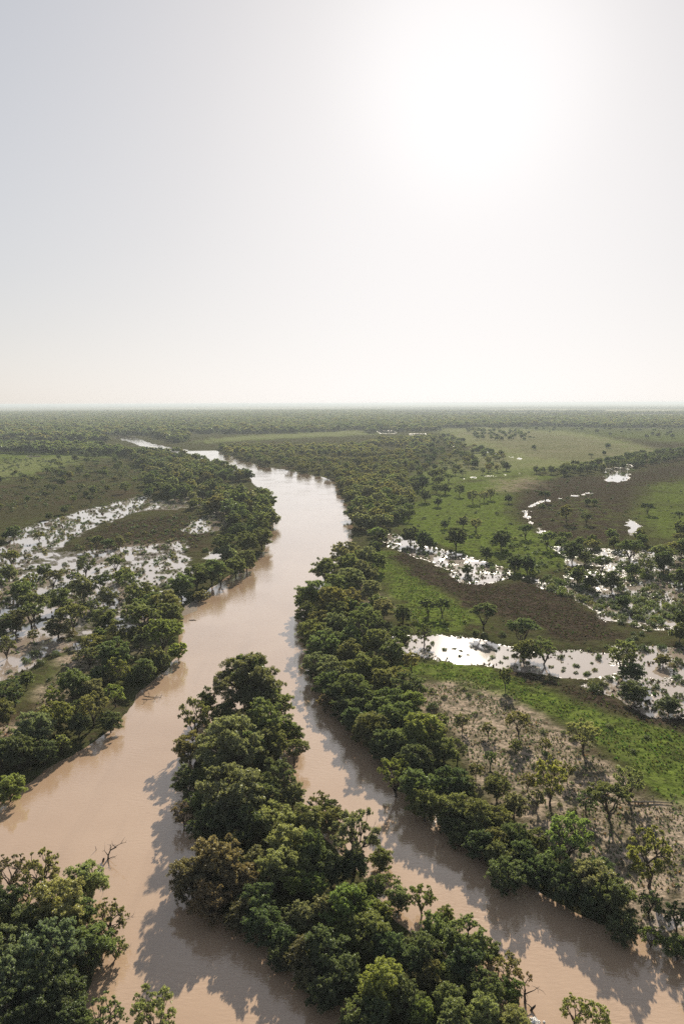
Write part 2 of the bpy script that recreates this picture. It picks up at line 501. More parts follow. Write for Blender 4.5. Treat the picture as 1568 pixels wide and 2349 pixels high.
def water_material(name, c1, c2, coat, rip):
    m, nt = mat(name)
    b = NT(nt)
    out = b.n('ShaderNodeOutputMaterial')
    p = b.n('ShaderNodeBsdfPrincipled')
    tc = b.n('ShaderNodeTexCoord').outputs['Object']
    wide = b.noise(tc, 0.02, 4, 0.6)
    col = b.mix(b.ramp(wide, 0.35, 0.65), c1, c2)
    ms = b.n('ShaderNodeMapping'); b.l(tc, ms.inputs[0])
    ms.inputs['Rotation'].default_value = (0, 0, 0.12)
    ms.inputs['Scale'].default_value = (0.16, 0.014, 1.0)
    silt = b.ramp(b.noise(ms.outputs[0], 1.0, 6, 0.65), 0.48, 0.68)
    col = b.mix(b.val('MULTIPLY', silt, 0.28), col, tuple(v * 0.80 for v in c2))
    b.l(col, p.inputs['Base Color'])
    p.inputs['Roughness'].default_value = 0.05
    p.inputs['IOR'].default_value = 1.42
    p.inputs['Specular IOR Level'].default_value = 0.5
    mp = b.n('ShaderNodeMapping'); b.l(tc, mp.inputs[0])
    mp.inputs['Rotation'].default_value = (0, 0, 0.5)
    mp.inputs['Scale'].default_value = (1.0, 2.2, 1.0)
    r1 = b.noise(mp.outputs[0], 0.9, 3, 0.6)
    calm = b.ramp(b.noise(tc, 0.05, 3, 0.5), 0.40, 0.65)
    bump = b.n('ShaderNodeBump')
    b.l(b.val('MULTIPLY_ADD', calm, rip, rip * 0.4), bump.inputs['Strength'])
    bump.inputs['Distance'].default_value = 0.25
    b.l(r1, bump.inputs['Height'])
    b.l(bump.outputs[0], p.inputs['Normal'])
    p.inputs['Coat Weight'].default_value = coat
    p.inputs['Coat IOR'].default_value = 1.45
    p.inputs['Coat Roughness'].default_value = 0.04
    b.l(bump.outputs[0], p.inputs['Coat Normal'])
    b.l(p.outputs[0], out.inputs['Surface'])
    return m


def leaf_material(name, translucent=0.5):
    m, nt = mat(name)
    b = NT(nt)
    out = b.n('ShaderNodeOutputMaterial')
    at = b.n('ShaderNodeAttribute', attribute_name='tint', attribute_type='INSTANCER')
    geo = b.n('ShaderNodeNewGeometry')
    tc = b.n('ShaderNodeTexCoord').outputs['Object']
    patch = b.noise(tc, 0.55, 2, 0.5)
    v = b.val('MULTIPLY_ADD', geo.outputs['Random Per Island'], 0.7, 0.65)
    v = b.val('MULTIPLY', v, b.val('MULTIPLY_ADD', patch, 0.9, 0.55))
    vv = b.n('ShaderNodeCombineXYZ')
    for i in range(3):
        b.l(v, vv.inputs[i])
    mul = b.n('ShaderNodeVectorMath', operation='MULTIPLY')
    b.l(at.outputs['Color'], mul.inputs[0]); b.l(vv.outputs[0], mul.inputs[1])
    d = b.n('ShaderNodeBsdfDiffuse'); b.l(mul.outputs[0], d.inputs['Color'])
    tr = b.n('ShaderNodeBsdfTranslucent')
    mul2 = b.n('ShaderNodeVectorMath', operation='MULTIPLY')
    b.l(mul.outputs[0], mul2.inputs[0]); mul2.inputs[1].default_value = (1.52, 1.58, 0.82)
    b.l(mul2.outputs[0], tr.inputs['Color'])
    mx = b.n('ShaderNodeMixShader'); mx.inputs[0].default_value = translucent
    b.l(d.outputs[0], mx.inputs[1]); b.l(tr.outputs[0], mx.inputs[2])
    gl = b.n('ShaderNodeBsdfGlossy'); gl.inputs['Roughness'].default_value = 0.5
    gl.inputs['Color'].default_value = (0.7, 0.75, 0.7, 1)
    mx2 = b.n('ShaderNodeMixShader'); mx2.inputs[0].default_value = 0.08
    b.l(mx.outputs[0], mx2.inputs[1]); b.l(gl.outputs[0], mx2.inputs[2])
    b.l(mx2.outputs[0], out.inputs['Surface'])
    return m


def bark_material(name, c1, c2):
    m, nt = mat(name)
    b = NT(nt)
    out = b.n('ShaderNodeOutputMaterial')
    p = b.n('ShaderNodeBsdfPrincipled')
    tc = b.n('ShaderNodeTexCoord').outputs['Object']
    mp = b.n('ShaderNodeMapping'); b.l(tc, mp.inputs[0])
    mp.inputs['Scale'].default_value = (1, 1, 0.25)
    f = b.noise(mp.outputs[0], 6.0, 4, 0.6)
    b.l(b.mix(b.ramp(f, 0.35, 0.65), c1, c2), p.inputs['Base Color'])
    p.inputs['Roughness'].default_value = 0.9
    bump = b.n('ShaderNodeBump'); bump.inputs['Distance'].default_value = 0.03
    b.l(f, bump.inputs['Height']); b.l(bump.outputs[0], p.inputs['Normal'])
    b.l(p.outputs[0], out.inputs['Surface'])
    return m


M_GROUND = ground_material()
M_WATER = water_material('muddy_water', (0.410, 0.292, 0.198), (0.355, 0.243, 0.158), 1.0, 0.12)
M_FLOOD = water_material('pale_flood_water', (0.36, 0.30, 0.25), (0.32, 0.255, 0.20), 1.0, 0.035)
M_LEAF = leaf_material('gum_leaves')
M_GRASS = leaf_material('tussock_blades', 0.35)
M_BARK = bark_material('dark_gum_bark', (0.035, 0.028, 0.022), (0.085, 0.068, 0.052))
M_PALE = bark_material('weathered_pale_wood', (0.10, 0.085, 0.07), (0.22, 0.19, 0.16))
M_DEAD = bark_material('wet_dead_wood', (0.02, 0.017, 0.014), (0.06, 0.05, 0.04))

# ------------------------------------------------------------------ ground and water sheets
ang = np.concatenate([np.arange(48, 1.0, -0.105), np.geomspace(1.0, 0.095, 40)])
rad = np.concatenate([[4, 12, 20, 28, 36, 44, 50], CAM_Z / np.tan(np.radians(ang))])
rad = np.unique(np.round(rad, 4))
az = np.concatenate([np.linspace(-180, -60, 13)[:-1], np.linspace(-60, -27, 34)[:-1], np.linspace(-27, 27, 515), np.linspace(27, 60, 34)[1:], np.linspace(60, 180, 13)[1:-1]])
A, Rr = np.meshgrid(np.radians(az), rad)
gx, gy = (Rr * np.sin(A)).ravel(), (Rr * np.cos(A)).ravel()
h, g_, mu_, sa_, pl_, wo_, rs_, bk_ = cover(gx, gy)
nr, nc = Rr.shape
idx = np.arange(nr * nc).reshape(nr, nc)
nxt = np.roll(idx, -1, axis=1)
quads = np.stack([idx[:-1], nxt[:-1], nxt[1:], idx[1:]], -1).reshape(-1, 4)[:, ::-1]
me = bpy.data.meshes.new('ground')
me.vertices.add(nr * nc + 1)
co = np.concatenate([np.stack([gx, gy, h], 1), [[0, 0, -0.9]]])
me.vertices.foreach_set('co', co.ravel().astype(np.float32))
cap = np.stack([idx[0], nxt[0], np.full(nc, nr * nc)], 1)
nq = len(quads)
me.loops.add(nq * 4 + nc * 3)
me.loops.foreach_set('vertex_index', np.concatenate([quads.ravel(), cap[:, ::-1].ravel()]).astype(np.int32))
me.polygons.add(nq + nc)
me.polygons.foreach_set('loop_start', np.concatenate([np.arange(nq) * 4, nq * 4 + np.arange(nc) * 3]).astype(np.int32))
me.update(calc_edges=True)
me.polygons.foreach_set('use_smooth', [True] * (nq + nc))
for nm, v in (('green', g_), ('mud', mu_), ('sand', sa_), ('plain', pl_), ('wood', wo_), ('bank', bk_)):
    a = me.attributes.new(nm, 'FLOAT', 'POINT')
    a.data.foreach_set('value', np.concatenate([v, [0]]).astype(np.float32))
me.materials.append(M_GROUND)
if me.polygons[0].normal.z < 0:
    me.flip_normals()
o = link('ground', me)
o['kind'] = 'structure'

n = 96
wv = [(3200 * math.cos(2 * PI * k / n), 3200 * math.sin(2 * PI * k / n), 0.0) for k in range(n)]
o = link('river_water', new_mesh('river_water', wv, [list(range(n))], [M_WATER]))
o['kind'] = 'structure'
for k, (poly, depth, patch) in enumerate(FLOOD_ALL):
    c = poly.mean(0)
    d = poly - c
    ar = 0.5 * np.sum(poly[:, 0] * np.roll(poly[:, 1], -1) - np.roll(poly[:, 0], -1) * poly[:, 1])
    e1 = np.roll(poly, -1, 0) - poly
    nn = np.stack([e1[:, 1], -e1[:, 0]], 1) / np.maximum(np.linalg.norm(e1, axis=1), 1e-6)[:, None] * np.sign(ar)
    nv = nn + np.roll(nn, 1, 0)
    nv /= np.maximum(np.linalg.norm(nv, axis=1), 0.5)[:, None]
    q = poly + nv * 3.0
    if ar < 0:
        q = q[::-1]
    o = link('flood_water', new_mesh('flood_water', [(a, b_, 0.004 * (k + 1)) for a, b_ in q], [list(range(len(q)))], [M_FLOOD]))
    o['kind'] = 'structure'


# ------------------------------------------------------------------ tree models
def tube(vs, fs, pts, radii, sides=6):
    pts = [np.asarray(p, float) for p in pts]
    base = len(vs)
    for i, p in enumerate(pts):
        t = pts[min(i + 1, len(pts) - 1)] - pts[max(i - 1, 0)]
        t /= max(np.linalg.norm(t), 1e-9)
        a = np.cross(t, [0.31, 0.95, 0.1]); a /= max(np.linalg.norm(a), 1e-9)
        c = np.cross(t, a)
        for k in range(sides):
            q = p + radii[i] * (a * math.cos(2 * PI * k / sides) + c * math.sin(2 * PI * k / sides))
            vs.append(tuple(q))
    for i in range(len(pts) - 1):
        for k in range(sides):
            k2 = (k + 1) % sides
            fs.append((base + i * sides + k, base + i * sides + k2, base + (i + 1) * sides + k2, base + (i + 1) * sides + k))
    fs.append(tuple(base + k for k in range(sides))[::-1])
    fs.append(tuple(base + (len(pts) - 1) * sides + k for k in range(sides)))


def bend(a, b, r, n=5, sag=0.0):
    a, b = np.asarray(a, float), np.asarray(b, float)
    L = np.linalg.norm(b - a)
    off = r.normal(0, 0.10 * L, 3)
    out = []
    for i in range(n):
        t = i / (n - 1)
        p = a + (b - a) * t + off * math.sin(PI * t) + np.array([0, 0, sag * L * math.sin(PI * t)])
        if 0 < i < n - 1:
            p = p + r.normal(0, 0.02 * L, 3)
        out.append(p)
    return out


def leaf_quads(cent, n_per, spread, size, r, droop=0.75):
    """drooping leaf sprays: small rhombi scattered through each clump"""
    cent = np.asarray(cent)
    spread = np.asarray(spread)
    N = len(cent) * n_per
    c = np.repeat(cent, n_per, 0)
    sp = np.repeat(spread, n_per)
    d = r.normal(0, 1, (N, 3))
    d /= np.linalg.norm(d, axis=1)[:, None]
    c = c + d * (sp * r.random(N) ** 0.45)[:, None]
    ax = r.normal(0, 1, (N, 3)) * (1 - droop * 0.55) + np.array([0, 0, -1.0]) * droop
    ax /= np.linalg.norm(ax, axis=1)[:, None]
    side = np.cross(ax, r.normal(0, 1, (N, 3)))
    side /= np.linalg.norm(side, axis=1)[:, None]
    L = size[0] * r.uniform(0.65, 1.35, N)[:, None] * 0.5
    Wd = size[1] * r.uniform(0.65, 1.35, N)[:, None] * 0.5
    v = np.stack([c - ax * L, c + side * Wd - ax * L * 0.15, c + ax * L, c - side * Wd - ax * L * 0.15], 1).reshape(-1, 3)
    f = np.arange(N * 4).reshape(-1, 4)
    return v, f


def lobes_of(form, r):
    """crown lobes of a unit gum: 10 m tall, about 10 m across"""
    L = []
    if form == 'round':
        n, zc, rz, rx, lr = 46, 5.2, 4.0, 4.1, (0.65, 1.2)
    elif form == 'spread':
        n, zc, rz, rx, lr = 38, 6.9, 2.3, 4.3, (0.6, 1.1)
    elif form == 'open':
        n, zc, rz, rx, lr = 38, 5.7, 3.5, 4.1, (0.5, 0.95)
    elif form == 'tall':
        n, zc, rz, rx, lr = 46, 5.1, 4.2, 3.6, (0.65, 1.15)
    else:
        n, zc, rz, rx, lr = 19, 6.6, 2.7, 3.6, (0.4, 0.8)
    low = -0.8 if form in ('round', 'tall') else -0.72 if form == 'open' else -0.5
    skew = r.uniform(-0.8, 0.8, 2)
    tries = 0
    while len(L) < n and tries < 4000:
        tries += 1
        u = r.uniform(low, 1.0)
        th = r.uniform(0, 2 * PI)
        rr = math.sqrt(max(0, 1 - u * u))
        s = r.uniform(0.62, 1.08)
        p = np.array([rx * rr * s * math.cos(th) + skew[0] * u, rx * rr * s * math.sin(th) + skew[1] * u, zc + rz * u * s])
        q = r.uniform(*lr)
        if all(np.linalg.norm(p - a) > 0.60 * (q + b) for a, b in L):
            L.append((p, q))
        elif tries > 2500:
            L.append((p, q))
    if form in ('round', 'tall'):
        for _ in range(8):
            L.append((np.array([r.normal(0, 1.2), r.normal(0, 1.2), zc + r.uniform(-1.2, 1.2)]), 1.3))
    return L


def make_protos(form, seed, near):
    r = np.random.default_rng(seed)
    lob = lobes_of(form, r)
    cents, spr = [], []
    for p, q in lob:
        k = max(4, int(near['sub'] * q * q))
        for _ in range(k):
            d = r.normal(0, 1, 3); d /= np.linalg.norm(d)
            d[2] = abs(d[2]) * 0.9 - 0.30
            cents.append(p + d * q * (r.uniform(0.5, 1.05) if r.random() < 0.82 else r.uniform(1.0, 1.45)) - np.array([0, 0, 0.12 * q * r.random()]))
            spr.append(q * r.uniform(0.22, 0.42))
    v, f = leaf_quads(cents, near['per'], spr, near['leaf'], r, 0.7)
    vs, fs = [], []
    if near.get('wood', True):
        nst = 1 if form in ('tall', 'thin') else int(r.integers(2, 4))
        fork = r.uniform(1.0, 2.0) if form != 'thin' else 4.2
        limbs = []
        tube(vs, fs, [(0, 0, -0.9), (0.02, 0.02, 0), (r.uniform(-.15, .15), r.uniform(-.15, .15), fork * 0.6), (r.uniform(-.25, .25), r.uniform(-.25, .25), fork)],
             [0.40, 0.34, 0.28, 0.26], 8)
        top = np.array(vs[-8:]).mean(0)
        nl = 5 if form != 'thin' else 3
        for k in range(nl):
            th = 2 * PI * (k + r.uniform(-.25, .25)) / nl
            zt = r.uniform(4.6, 6.4) if form != 'thin' else 6.4
            e = np.array([1.9 * math.cos(th), 1.9 * math.sin(th), zt])
            pts = bend(top, e, r, 5, 0.06)
            tube(vs, fs, pts, [0.24, 0.20, 0.165, 0.135, 0.10], 6)
            limbs.append(pts)
        ends = [q for l in limbs for q in l[2:]]
        for p, q in lob:
            j = int(np.argmin([np.linalg.norm(e - p) + 0.6 * max(0, e[2] - p[2]) for e in ends]))
            tube(vs, fs, bend(ends[j], p, r, 4, 0.03), [0.10, 0.08, 0.055, 0.02], 5)
            if near['sub'] > 10:
                for _ in range(2):
                    d = r.normal(0, 1, 3); d /= np.linalg.norm(d)
                    tube(vs, fs, bend(p, p + d * q * 0.95, r, 3), [0.04, 0.028, 0.01], 4)
    return (v, f), (vs, fs)


FORMS = ['round', 'round', 'round', 'round', 'tall', 'tall', 'spread', 'spread', 'spread', 'open', 'open', 'open', 'thin', 'thin']
NEAR = dict(sub=22, per=42, leaf=(0.34, 0.105))
PROTO = []
for i, f in enumerate(FORMS):
    (lv, lf), (tv, tf) = make_protos(f, 100 + i, NEAR if f not in ('open', 'thin') else dict(sub=24, per=32, leaf=(0.30, 0.12)))
    cm = new_mesh('crown', lv, lf, [M_LEAF])
    tm = new_mesh('trunk', tv, tf, [M_BARK], True)
    PROTO.append((f, cm, tm))


def bare_branch_mesh(seed):
    r = np.random.default_rng(seed)
    vs, fs = [], []
    tip = np.array([4.9, 0.6, 5.2])
    pts = bend((0.4, 0, 2.6), tip, r, 6, 0.05)
    tube(vs, fs, pts, [0.16, 0.14, 0.12, 0.09, 0.06, 0.02], 5)
    for k in range(9):
        a = pts[2 + k % 4]
        e = a + np.array([r.uniform(0.4, 1.5), r.uniform(-1.1, 1.1), r.uniform(-0.5, 1.2)])
        q = bend(a, e, r, 4)
        tube(vs, fs, q, [0.06, 0.045, 0.03, 0.01], 4)
        for _ in range(2):
            tube(vs, fs, bend(q[2], q[2] + r.normal(0, 0.5, 3), r, 3), [0.025, 0.018, 0.008], 4)
    return new_mesh('bare_branch', vs, fs, [M_PALE], True)


BARE = [bare_branch_mesh(900), bare_branch_mesh(901)]


def shrub_mesh(seed, n=38, per=26, leaf=(0.17, 0.075)):
    """low rounded bush, unit: 2 m across, 1.2 m tall"""
    r = np.random.default_rng(seed)
    c, s = [], []
    for _ in range(n):
        th, u = r.uniform(0, 2 * PI), r.uniform(0, 1)
        k = r.uniform(0.5, 0.95)
        c.append([k * math.sqrt(1 - u * u) * math.cos(th), k * math.sqrt(1 - u * u) * math.sin(th), 0.12 + 0.92 * u * k * r.uniform(0.7, 1.15)])
        s.append(r.uniform(0.16, 0.3))
    return leaf_quads(c, per, s, leaf, r, 0.1)


def shrub_stems(seed):
    r = np.random.default_rng(seed)
    vs, fs = [], []
    for k in range(7):
        th = r.uniform(0, 2 * PI)
        tube(vs, fs, bend((0.05 * math.cos(th), 0.05 * math.sin(th), -0.3), (0.55 * math.cos(th), 0.55 * math.sin(th), 0.75), r, 4), [0.035, 0.03, 0.02, 0.008], 4)
    return vs, fs


SHRUB = []
for i in range(5):
    v, f = shrub_mesh(300 + i)
    sv, sf = shrub_stems(320 + i)
    nv = len(v)
    me = new_mesh('shrub', v.tolist() + [tuple(q) for q in sv], f.tolist() + [tuple(k + nv for k in q) for q in sf], [M_GRASS, M_BARK])
    mi = np.zeros(len(me.polygons), np.int32); mi[len(f):] = 1
    me.polygons.foreach_set('material_index', mi)
    SHRUB.append(me)

# ------------------------------------------------------------------ planting list
TONE = {   # leaf colours
    'dark green': (0.044, 0.060, 0.028), 'olive green': (0.078, 0.082, 0.034), 'yellow-green': (0.098, 0.116, 0.036),
    'grey-green': (0.086, 0.096, 0.055), 'bright green': (0.076, 0.100, 0.032), 'mid-green': (0.064, 0.082, 0.034),
    'brown-tinged': (0.084, 0.072, 0.042), 'blue-green': (0.060, 0.084, 0.054), 'pale green': (0.106, 0.118, 0.056), 'dark olive': (0.056, 0.056, 0.030),
}
TONE = {k: (v[0] * 2.02, v[1] * 1.88, v[2] * 1.95) for k, v in TONE.items()}
TK = {'d': 'dark green', 'o': 'olive green', 'y': 'yellow-green', 'g': 'grey-green', 'b': 'bright green', 'm': 'mid-green', 'w': 'brown-tinged', 'u': 'blue-green', 'p': 'pale green', 'k': 'dark olive'}
FK = {'r': 'round', 's': 'spread', 'o': 'open', 't': 'tall', 'n': 'thin'}
RATIO = {'round': 0.98, 'spread': 0.92, 'open': 1.05, 'tall': 1.3, 'thin': 1.35}
TREES = []      # dict: x, y, W, H, tone, form, zone


def tree_px(zone, x, y, w, tone, form='r', hs=1.0):
    form = FK[form]
    H = 10.0
    for _ in range(6):
        p = ground(x, y, H)
        dep = (np.array([p[0], p[1], H * 0.6 - CAM_Z])) @ _F
        Wm = w * dep / FPX * (1.14 if zone in ('island', 'meadow bank', 'near corner') else 1.05)
        H = min(Wm * RATIO[form] * hs, 19)
    TREES.append(dict(x=p[0], y=p[1], W=Wm, H=H, tone=TK[tone], form=form, zone=zone))


ISL = [(567, 1498, 150, 'k', 'r', .9), (575, 1500, 100, 'd', 't'), (585, 1547, 76, 'g', 't'), (629, 1573, 78, 'm', 'r'), (611, 1608, 107, 'm', 'r'), (447, 1596, 78, 'o', 'o', 1.2), (473, 1574, 50, 'd', 't'),
       (516, 1614, 62, 'm', 'r'), (524, 1642, 140, 'g', 'r'), (616, 1667, 84, 'o', 'r'), (667, 1652, 58, 'm', 'r'), (675, 1693, 62, 'o', 's'), (434, 1675, 72, 'o', 'r'), (560, 1680, 90, 'd', 'r'),
       (429, 1754, 70, 'd', 'r'), (529, 1757, 142, 'g', 'r'), (642, 1744, 84, 'd', 'o'), (670, 1798, 60, 'g', 'r'), (731, 1808, 56, 'o', 'o'), (757, 1829, 48, 'd', 'r'), (565, 1747, 40, 'o', 't'),
       (457, 1813, 66, 'm', 'r'), (420, 1834, 56, 'w', 'o'), (600, 1800, 80, 'd', 'r'), (475, 1853, 86, 'd', 'r'), (630, 1847, 88, 'p', 'r'), (703, 1847, 76, 'p', 'r'), (559, 1850, 90, 'd', 'r'), (759, 1846, 60, 'o', 'r'),
       (812, 1862, 116, 'g', 'o', 1.1), (657, 1897, 88, 'p', 'r'), (499, 1923, 118, 'w', 'r'), (440, 1961, 100, 'w', 'r'), (513, 1961, 76, 'o', 'r'), (586, 1952, 70, 'g', 'r'), (636, 1952, 90, 'p', 'r'),
       (718, 1903, 78, 'd', 't'), (674, 1996, 62, 'y', 'r'), (545, 1982, 84, 'w', 'r'), (724, 2008, 58, 'b', 'r'), (791, 2037, 100, 'b', 'r'), (753, 2052, 76, 'g', 'r'), (698, 2075, 66, 'g', 'r'), (660, 2084, 52, 'g', 'o'),
       (806, 2102, 74, 'y', 'r'), (747, 2135, 96, 'd', 'r'), (642, 2160, 62, 'd', 'r'), (788, 2190, 90, 'd', 'r'), (724, 2180, 70, 'd', 'r'), (873, 1938, 54, 'm', 'r'), (891, 1993, 62, 'b', 'o'), (914, 2023, 52, 'g', 't'),
       (967, 2022, 70, 'b', 'o'), (1019, 2075, 46, 'b', 'r'), (818, 2040, 84, 'b', 'r'), (870, 2070, 60, 'b', 'r'), (850, 2099, 92, 'm', 'r'), (1000, 2094, 80, 'm', 'r'), (1065, 2106, 108, 'm', 'r'), (891, 2145, 80, 'd', 'r'),
       (970, 2142, 84, 'd', 'r'), (1163, 2178, 70, 'o', 'o'), (1204, 2216, 46, 'w', 'n'), (1172, 2239, 58, 'b', 'r'), (876, 2213, 106, 'y', 'r'), (990, 2216, 66, 'o', 'r'), (1025, 2225, 62, 'b', 'r'), (1031, 2265, 70, 'm', 'r'),
       (967, 2298, 66, 'y', 'r'), (1110, 2289, 84, 'p', 'r'), (1046, 2309, 84, 'p', 'r'), (1180, 2309, 80, 'p', 'r'), (1066, 2180, 86, 'd', 'r'), (943, 2178, 74, 'd', 'r'), (1110, 2235, 80, 'm', 'r'), (860, 2290, 80, 'd', 'r'),
       (930, 2255, 80, 'd', 'r'), (1120, 2150, 60, 'm', 'r'), (760, 1960, 70, 'd', 'r'), (810, 1950, 70, 'd', 'r'), (590, 2030, 80, 'd', 'r'), (480, 2020, 90, 'w', 'r'), (600, 2075, 84, 'd', 'r'), (645, 2112, 74, 'd', 'r'), (692, 2150, 84, 'k', 'r'), (552, 2062, 74, 'k', 'r'), (745, 2232, 84, 'd', 'r'), (822, 2292, 84, 'm', 'r'), (700, 2210, 60, 'g', 'r'), (860, 2010, 50, 'm', 'r'), (700, 1960, 70, 'm', 'r')]
for t in ISL:
    tree_px('island', *t)
MB = [(849, 1626, 84, 'o', 'r'), (914, 1611, 84, 'm', 'r'), (969, 1636, 96, 'b', 'r'), (814, 1595, 66, 'd', 'r'), (949, 1708, 84, 'd', 'r'), (1019, 1696, 64, 'm', 'r'), (908, 1733, 84, 'y', 'o'), (959, 1761, 88, 'm', 'r'),
      (1034, 1761, 84, 'd', 'r'), (974, 1801, 78, 'm', 'r'), (1039, 1816, 84, 'o', 'r'), (1094, 1836, 80, 'o', 'r'), (1179, 1821, 60, 'g', 'r'), (1134, 1901, 62, 'o', 'r'), (1144, 1856, 60, 'o', 'r'), (1184, 1891, 66, 'm', 'r'),
      (1229, 1906, 56, 'm', 'r'), (1304, 1871, 108, 'b', 'o'), (1164, 1963, 84, 'd', 'r'), (1274, 1953, 80, 'm', 'r'), (1359, 1976, 98, 'g', 'r'), (1409, 2013, 98, 'm', 'r'), (1234, 1973, 66, 'd', 'r'), (1300, 2000, 76, 'd', 'r'),
      (1434, 2090, 74, 'd', 'r'), (1494, 2115, 52, 'y', 'o'), (1554, 2068, 66, 'd', 'o'), (1554, 2140, 60, 'm', 'r'), (1100, 1900, 70, 'd', 'r'), (1040, 1850, 70, 'd', 'r'), (880, 1670, 70, 'd', 'r'), (900, 1700, 60, 'd', 'r'),
      (1060, 1780, 60, 'o', 'r'), (1200, 1930, 66, 'd', 'r'), (1370, 2040, 70, 'd', 'r'), (1490, 2040, 60, 'm', 'o'), (930, 1668, 80, 'm', 'r'), (1000, 1668, 60, 'o', 'r'), (1100, 1870, 64, 'o', 'r'), (1055, 1880, 60, 'm', 'r'), (1150, 1930, 70, 'm', 'r'),
      (720, 1325, 78, 'm', 'r'), (745, 1275, 60, 'm', 'r'), (790, 1240, 62, 'g', 'r'), (705, 1378, 58, 'm', 'r'), (760, 1345, 72, 'o', 'r'), (714, 1415, 68, 'm', 'r'), (775, 1405, 62, 'g', 'r'), (740, 1445, 72, 'm', 'r'),
      (726, 1490, 66, 'g', 'r'), (799, 1470, 62, 'o', 'r'), (765, 1505, 72, 'g', 'r'), (830, 1500, 70, 'm', 'r'), (748, 1535, 62, 'm', 'r'), (805, 1540, 80, 'm', 'r'), (860, 1505, 60, 'm', 'r'), (879, 1535, 62, 'o', 'r'), (910, 1530, 52, 'o', 'r'),
      (838, 1570, 70, 'm', 'r'), (894, 1578, 70, 'm', 'r'), (940, 1586, 62, 'b', 'r'), (800, 1300, 62, 'g', 'r'), (834, 1287, 56, 'g', 'r'), (839, 1252, 50, 'g', 'r'), (770, 1380, 56, 'm', 'r'), (829, 1397, 78, 'm', 'o'), (877, 1374, 46, 'g', 'r'),
      (800, 1440, 60, 'm', 'r'), (770, 1560, 60, 'd', 'r'), (850, 1330, 44, 'g', 'r'), (700, 1350, 50, 'm', 'r'), (770, 1315, 60, 'm', 'r'), (730, 1400, 50, 'o', 'r'), (790, 1590, 60, 'd', 'r'), (870, 1600, 64, 'm', 'r'), (800, 1270, 54, 'm', 'r'), (815, 1620, 64, 'd', 'r'), (745, 1590, 40, 'w', 'o')]
for t in MB:
    tree_px('meadow bank', *t)
RISE = [(1264, 1741, 82, 'y', 'o', 1.35), (1139, 1781, 62, 'o', 'r'), (1091, 1756, 36, 'o', 'o'), (1124, 1728, 36, 'm', 'o'), (1049, 1701, 48, 'm', 'o'), (1189, 1641, 58, 'o', 's'), (1339, 1656, 84, 'p', 'o', .9), (1444, 1761, 82, 'p', 'o'),
        (1399, 1801, 96, 'm', 's'), (1344, 1821, 52, 'd', 'o'), (1494, 1901, 120, 'y', 'o', 1.15), (1210, 1780, 40, 'o', 'o'), (1230, 1820, 44, 'g', 'o'), (1120, 1660, 34, 'g', 'o'), (1060, 1640, 38, 'g', 'o'), (1180, 1700, 36, 'o', 'o'),
        (1010, 1640, 40, 'm', 'o'), (1300, 1760, 40, 'o', 'o'), (1250, 1700, 30, 'o', 'o')]
for t in RISE:
    tree_px('sandy rise', *t)
POND = [(919, 1432, 58, 'm', 'r'), (974, 1424, 52, 'm', 'o'), (924, 1387, 46, 'm', 'r'), (982, 1377, 42, 'd', 's'), (1014, 1377, 42, 'd', 's'), (1109, 1387, 64, 'd', 's'), (1199, 1417, 76, 'd', 's'), (1202, 1464, 58, 'o', 'r'), (1249, 1459, 62, 'm', 'o'),
        (1429, 1464, 76, 'm', 'o'), (1159, 1534, 38, 'm', 'n'), (944, 1497, 40, 'o', 'n'), (1449, 1519, 64, 'd', 'r', .7), (1454, 1562, 66, 'd', 'r', .75), (1534, 1594, 60, 'd', 'r', .7), (1520, 1500, 40, 'o', 'r', .7), (1559, 1432, 44, 'm', 'r')]
for t in POND:
    tree_px('round pond', *t)
MEADOW = [(1053, 1110, 27, 'd', 'o'), (1249, 1127, 29, 'd', 's'), (1166, 1134, 21, 'd', 'r'), (1299, 1157, 31, 'o', 'n'), (1344, 1179, 27, 'd', 's'), (1347, 1144, 17, 'm', 'r'), (1362, 1145, 15, 'm', 'r'), (1484, 1154, 29, 'd', 's'), (1559, 1174, 22, 'd', 's'),
          (1019, 1194, 20, 'd', 'r'), (1061, 1184, 28, 'g', 'r'), (1091, 1189, 30, 'g', 'o'), (1046, 1209, 50, 'd', 'r'), (1149, 1214, 48, 'd', 'r'), (1204, 1204, 34, 'd', 's'), (1116, 1254, 32, 'd', 'r'), (1254, 1221, 42, 'm', 's'), (1004, 1141, 22, 'd', 'r'),
          (1289, 1229, 34, 'm', 'o'), (1329, 1229, 34, 'm', 'r'), (1359, 1226, 30, 'm', 'r'), (1409, 1229, 32, 'm', 'r'), (1444, 1234, 58, 'm', 's'), (1524, 1249, 60, 'm', 's'), (1179, 1274, 38, 'd', 'r'), (1209, 1274, 42, 'd', 'r'), (1071, 1292, 28, 'd', 'r'),
          (1084, 1124, 30, 'g', 'o'), (1124, 1119, 26, 'g', 'o'), (1109, 1126, 24, 'g', 'o'), (970, 1215, 40, 'd', 'r'), (940, 1205, 44, 'd', 'r'), (985, 1230, 30, 'd', 'r'), (1324, 1297, 42, 'm', 'r'), (1359, 1307, 46, 'd', 'r'), (1404, 1307, 50, 'd', 'r'),
          (1484, 1267, 50, 'm', 'o'), (1379, 1272, 50, 'm', 's'), (1429, 1362, 36, 'd', 'r'), (1560, 1300, 44, 'd', 'r'), (1340, 1262, 30, 'm', 'r'), (1450, 1290, 34, 'd', 'r')]
for t in MEADOW:
    tree_px('open meadow', *t)
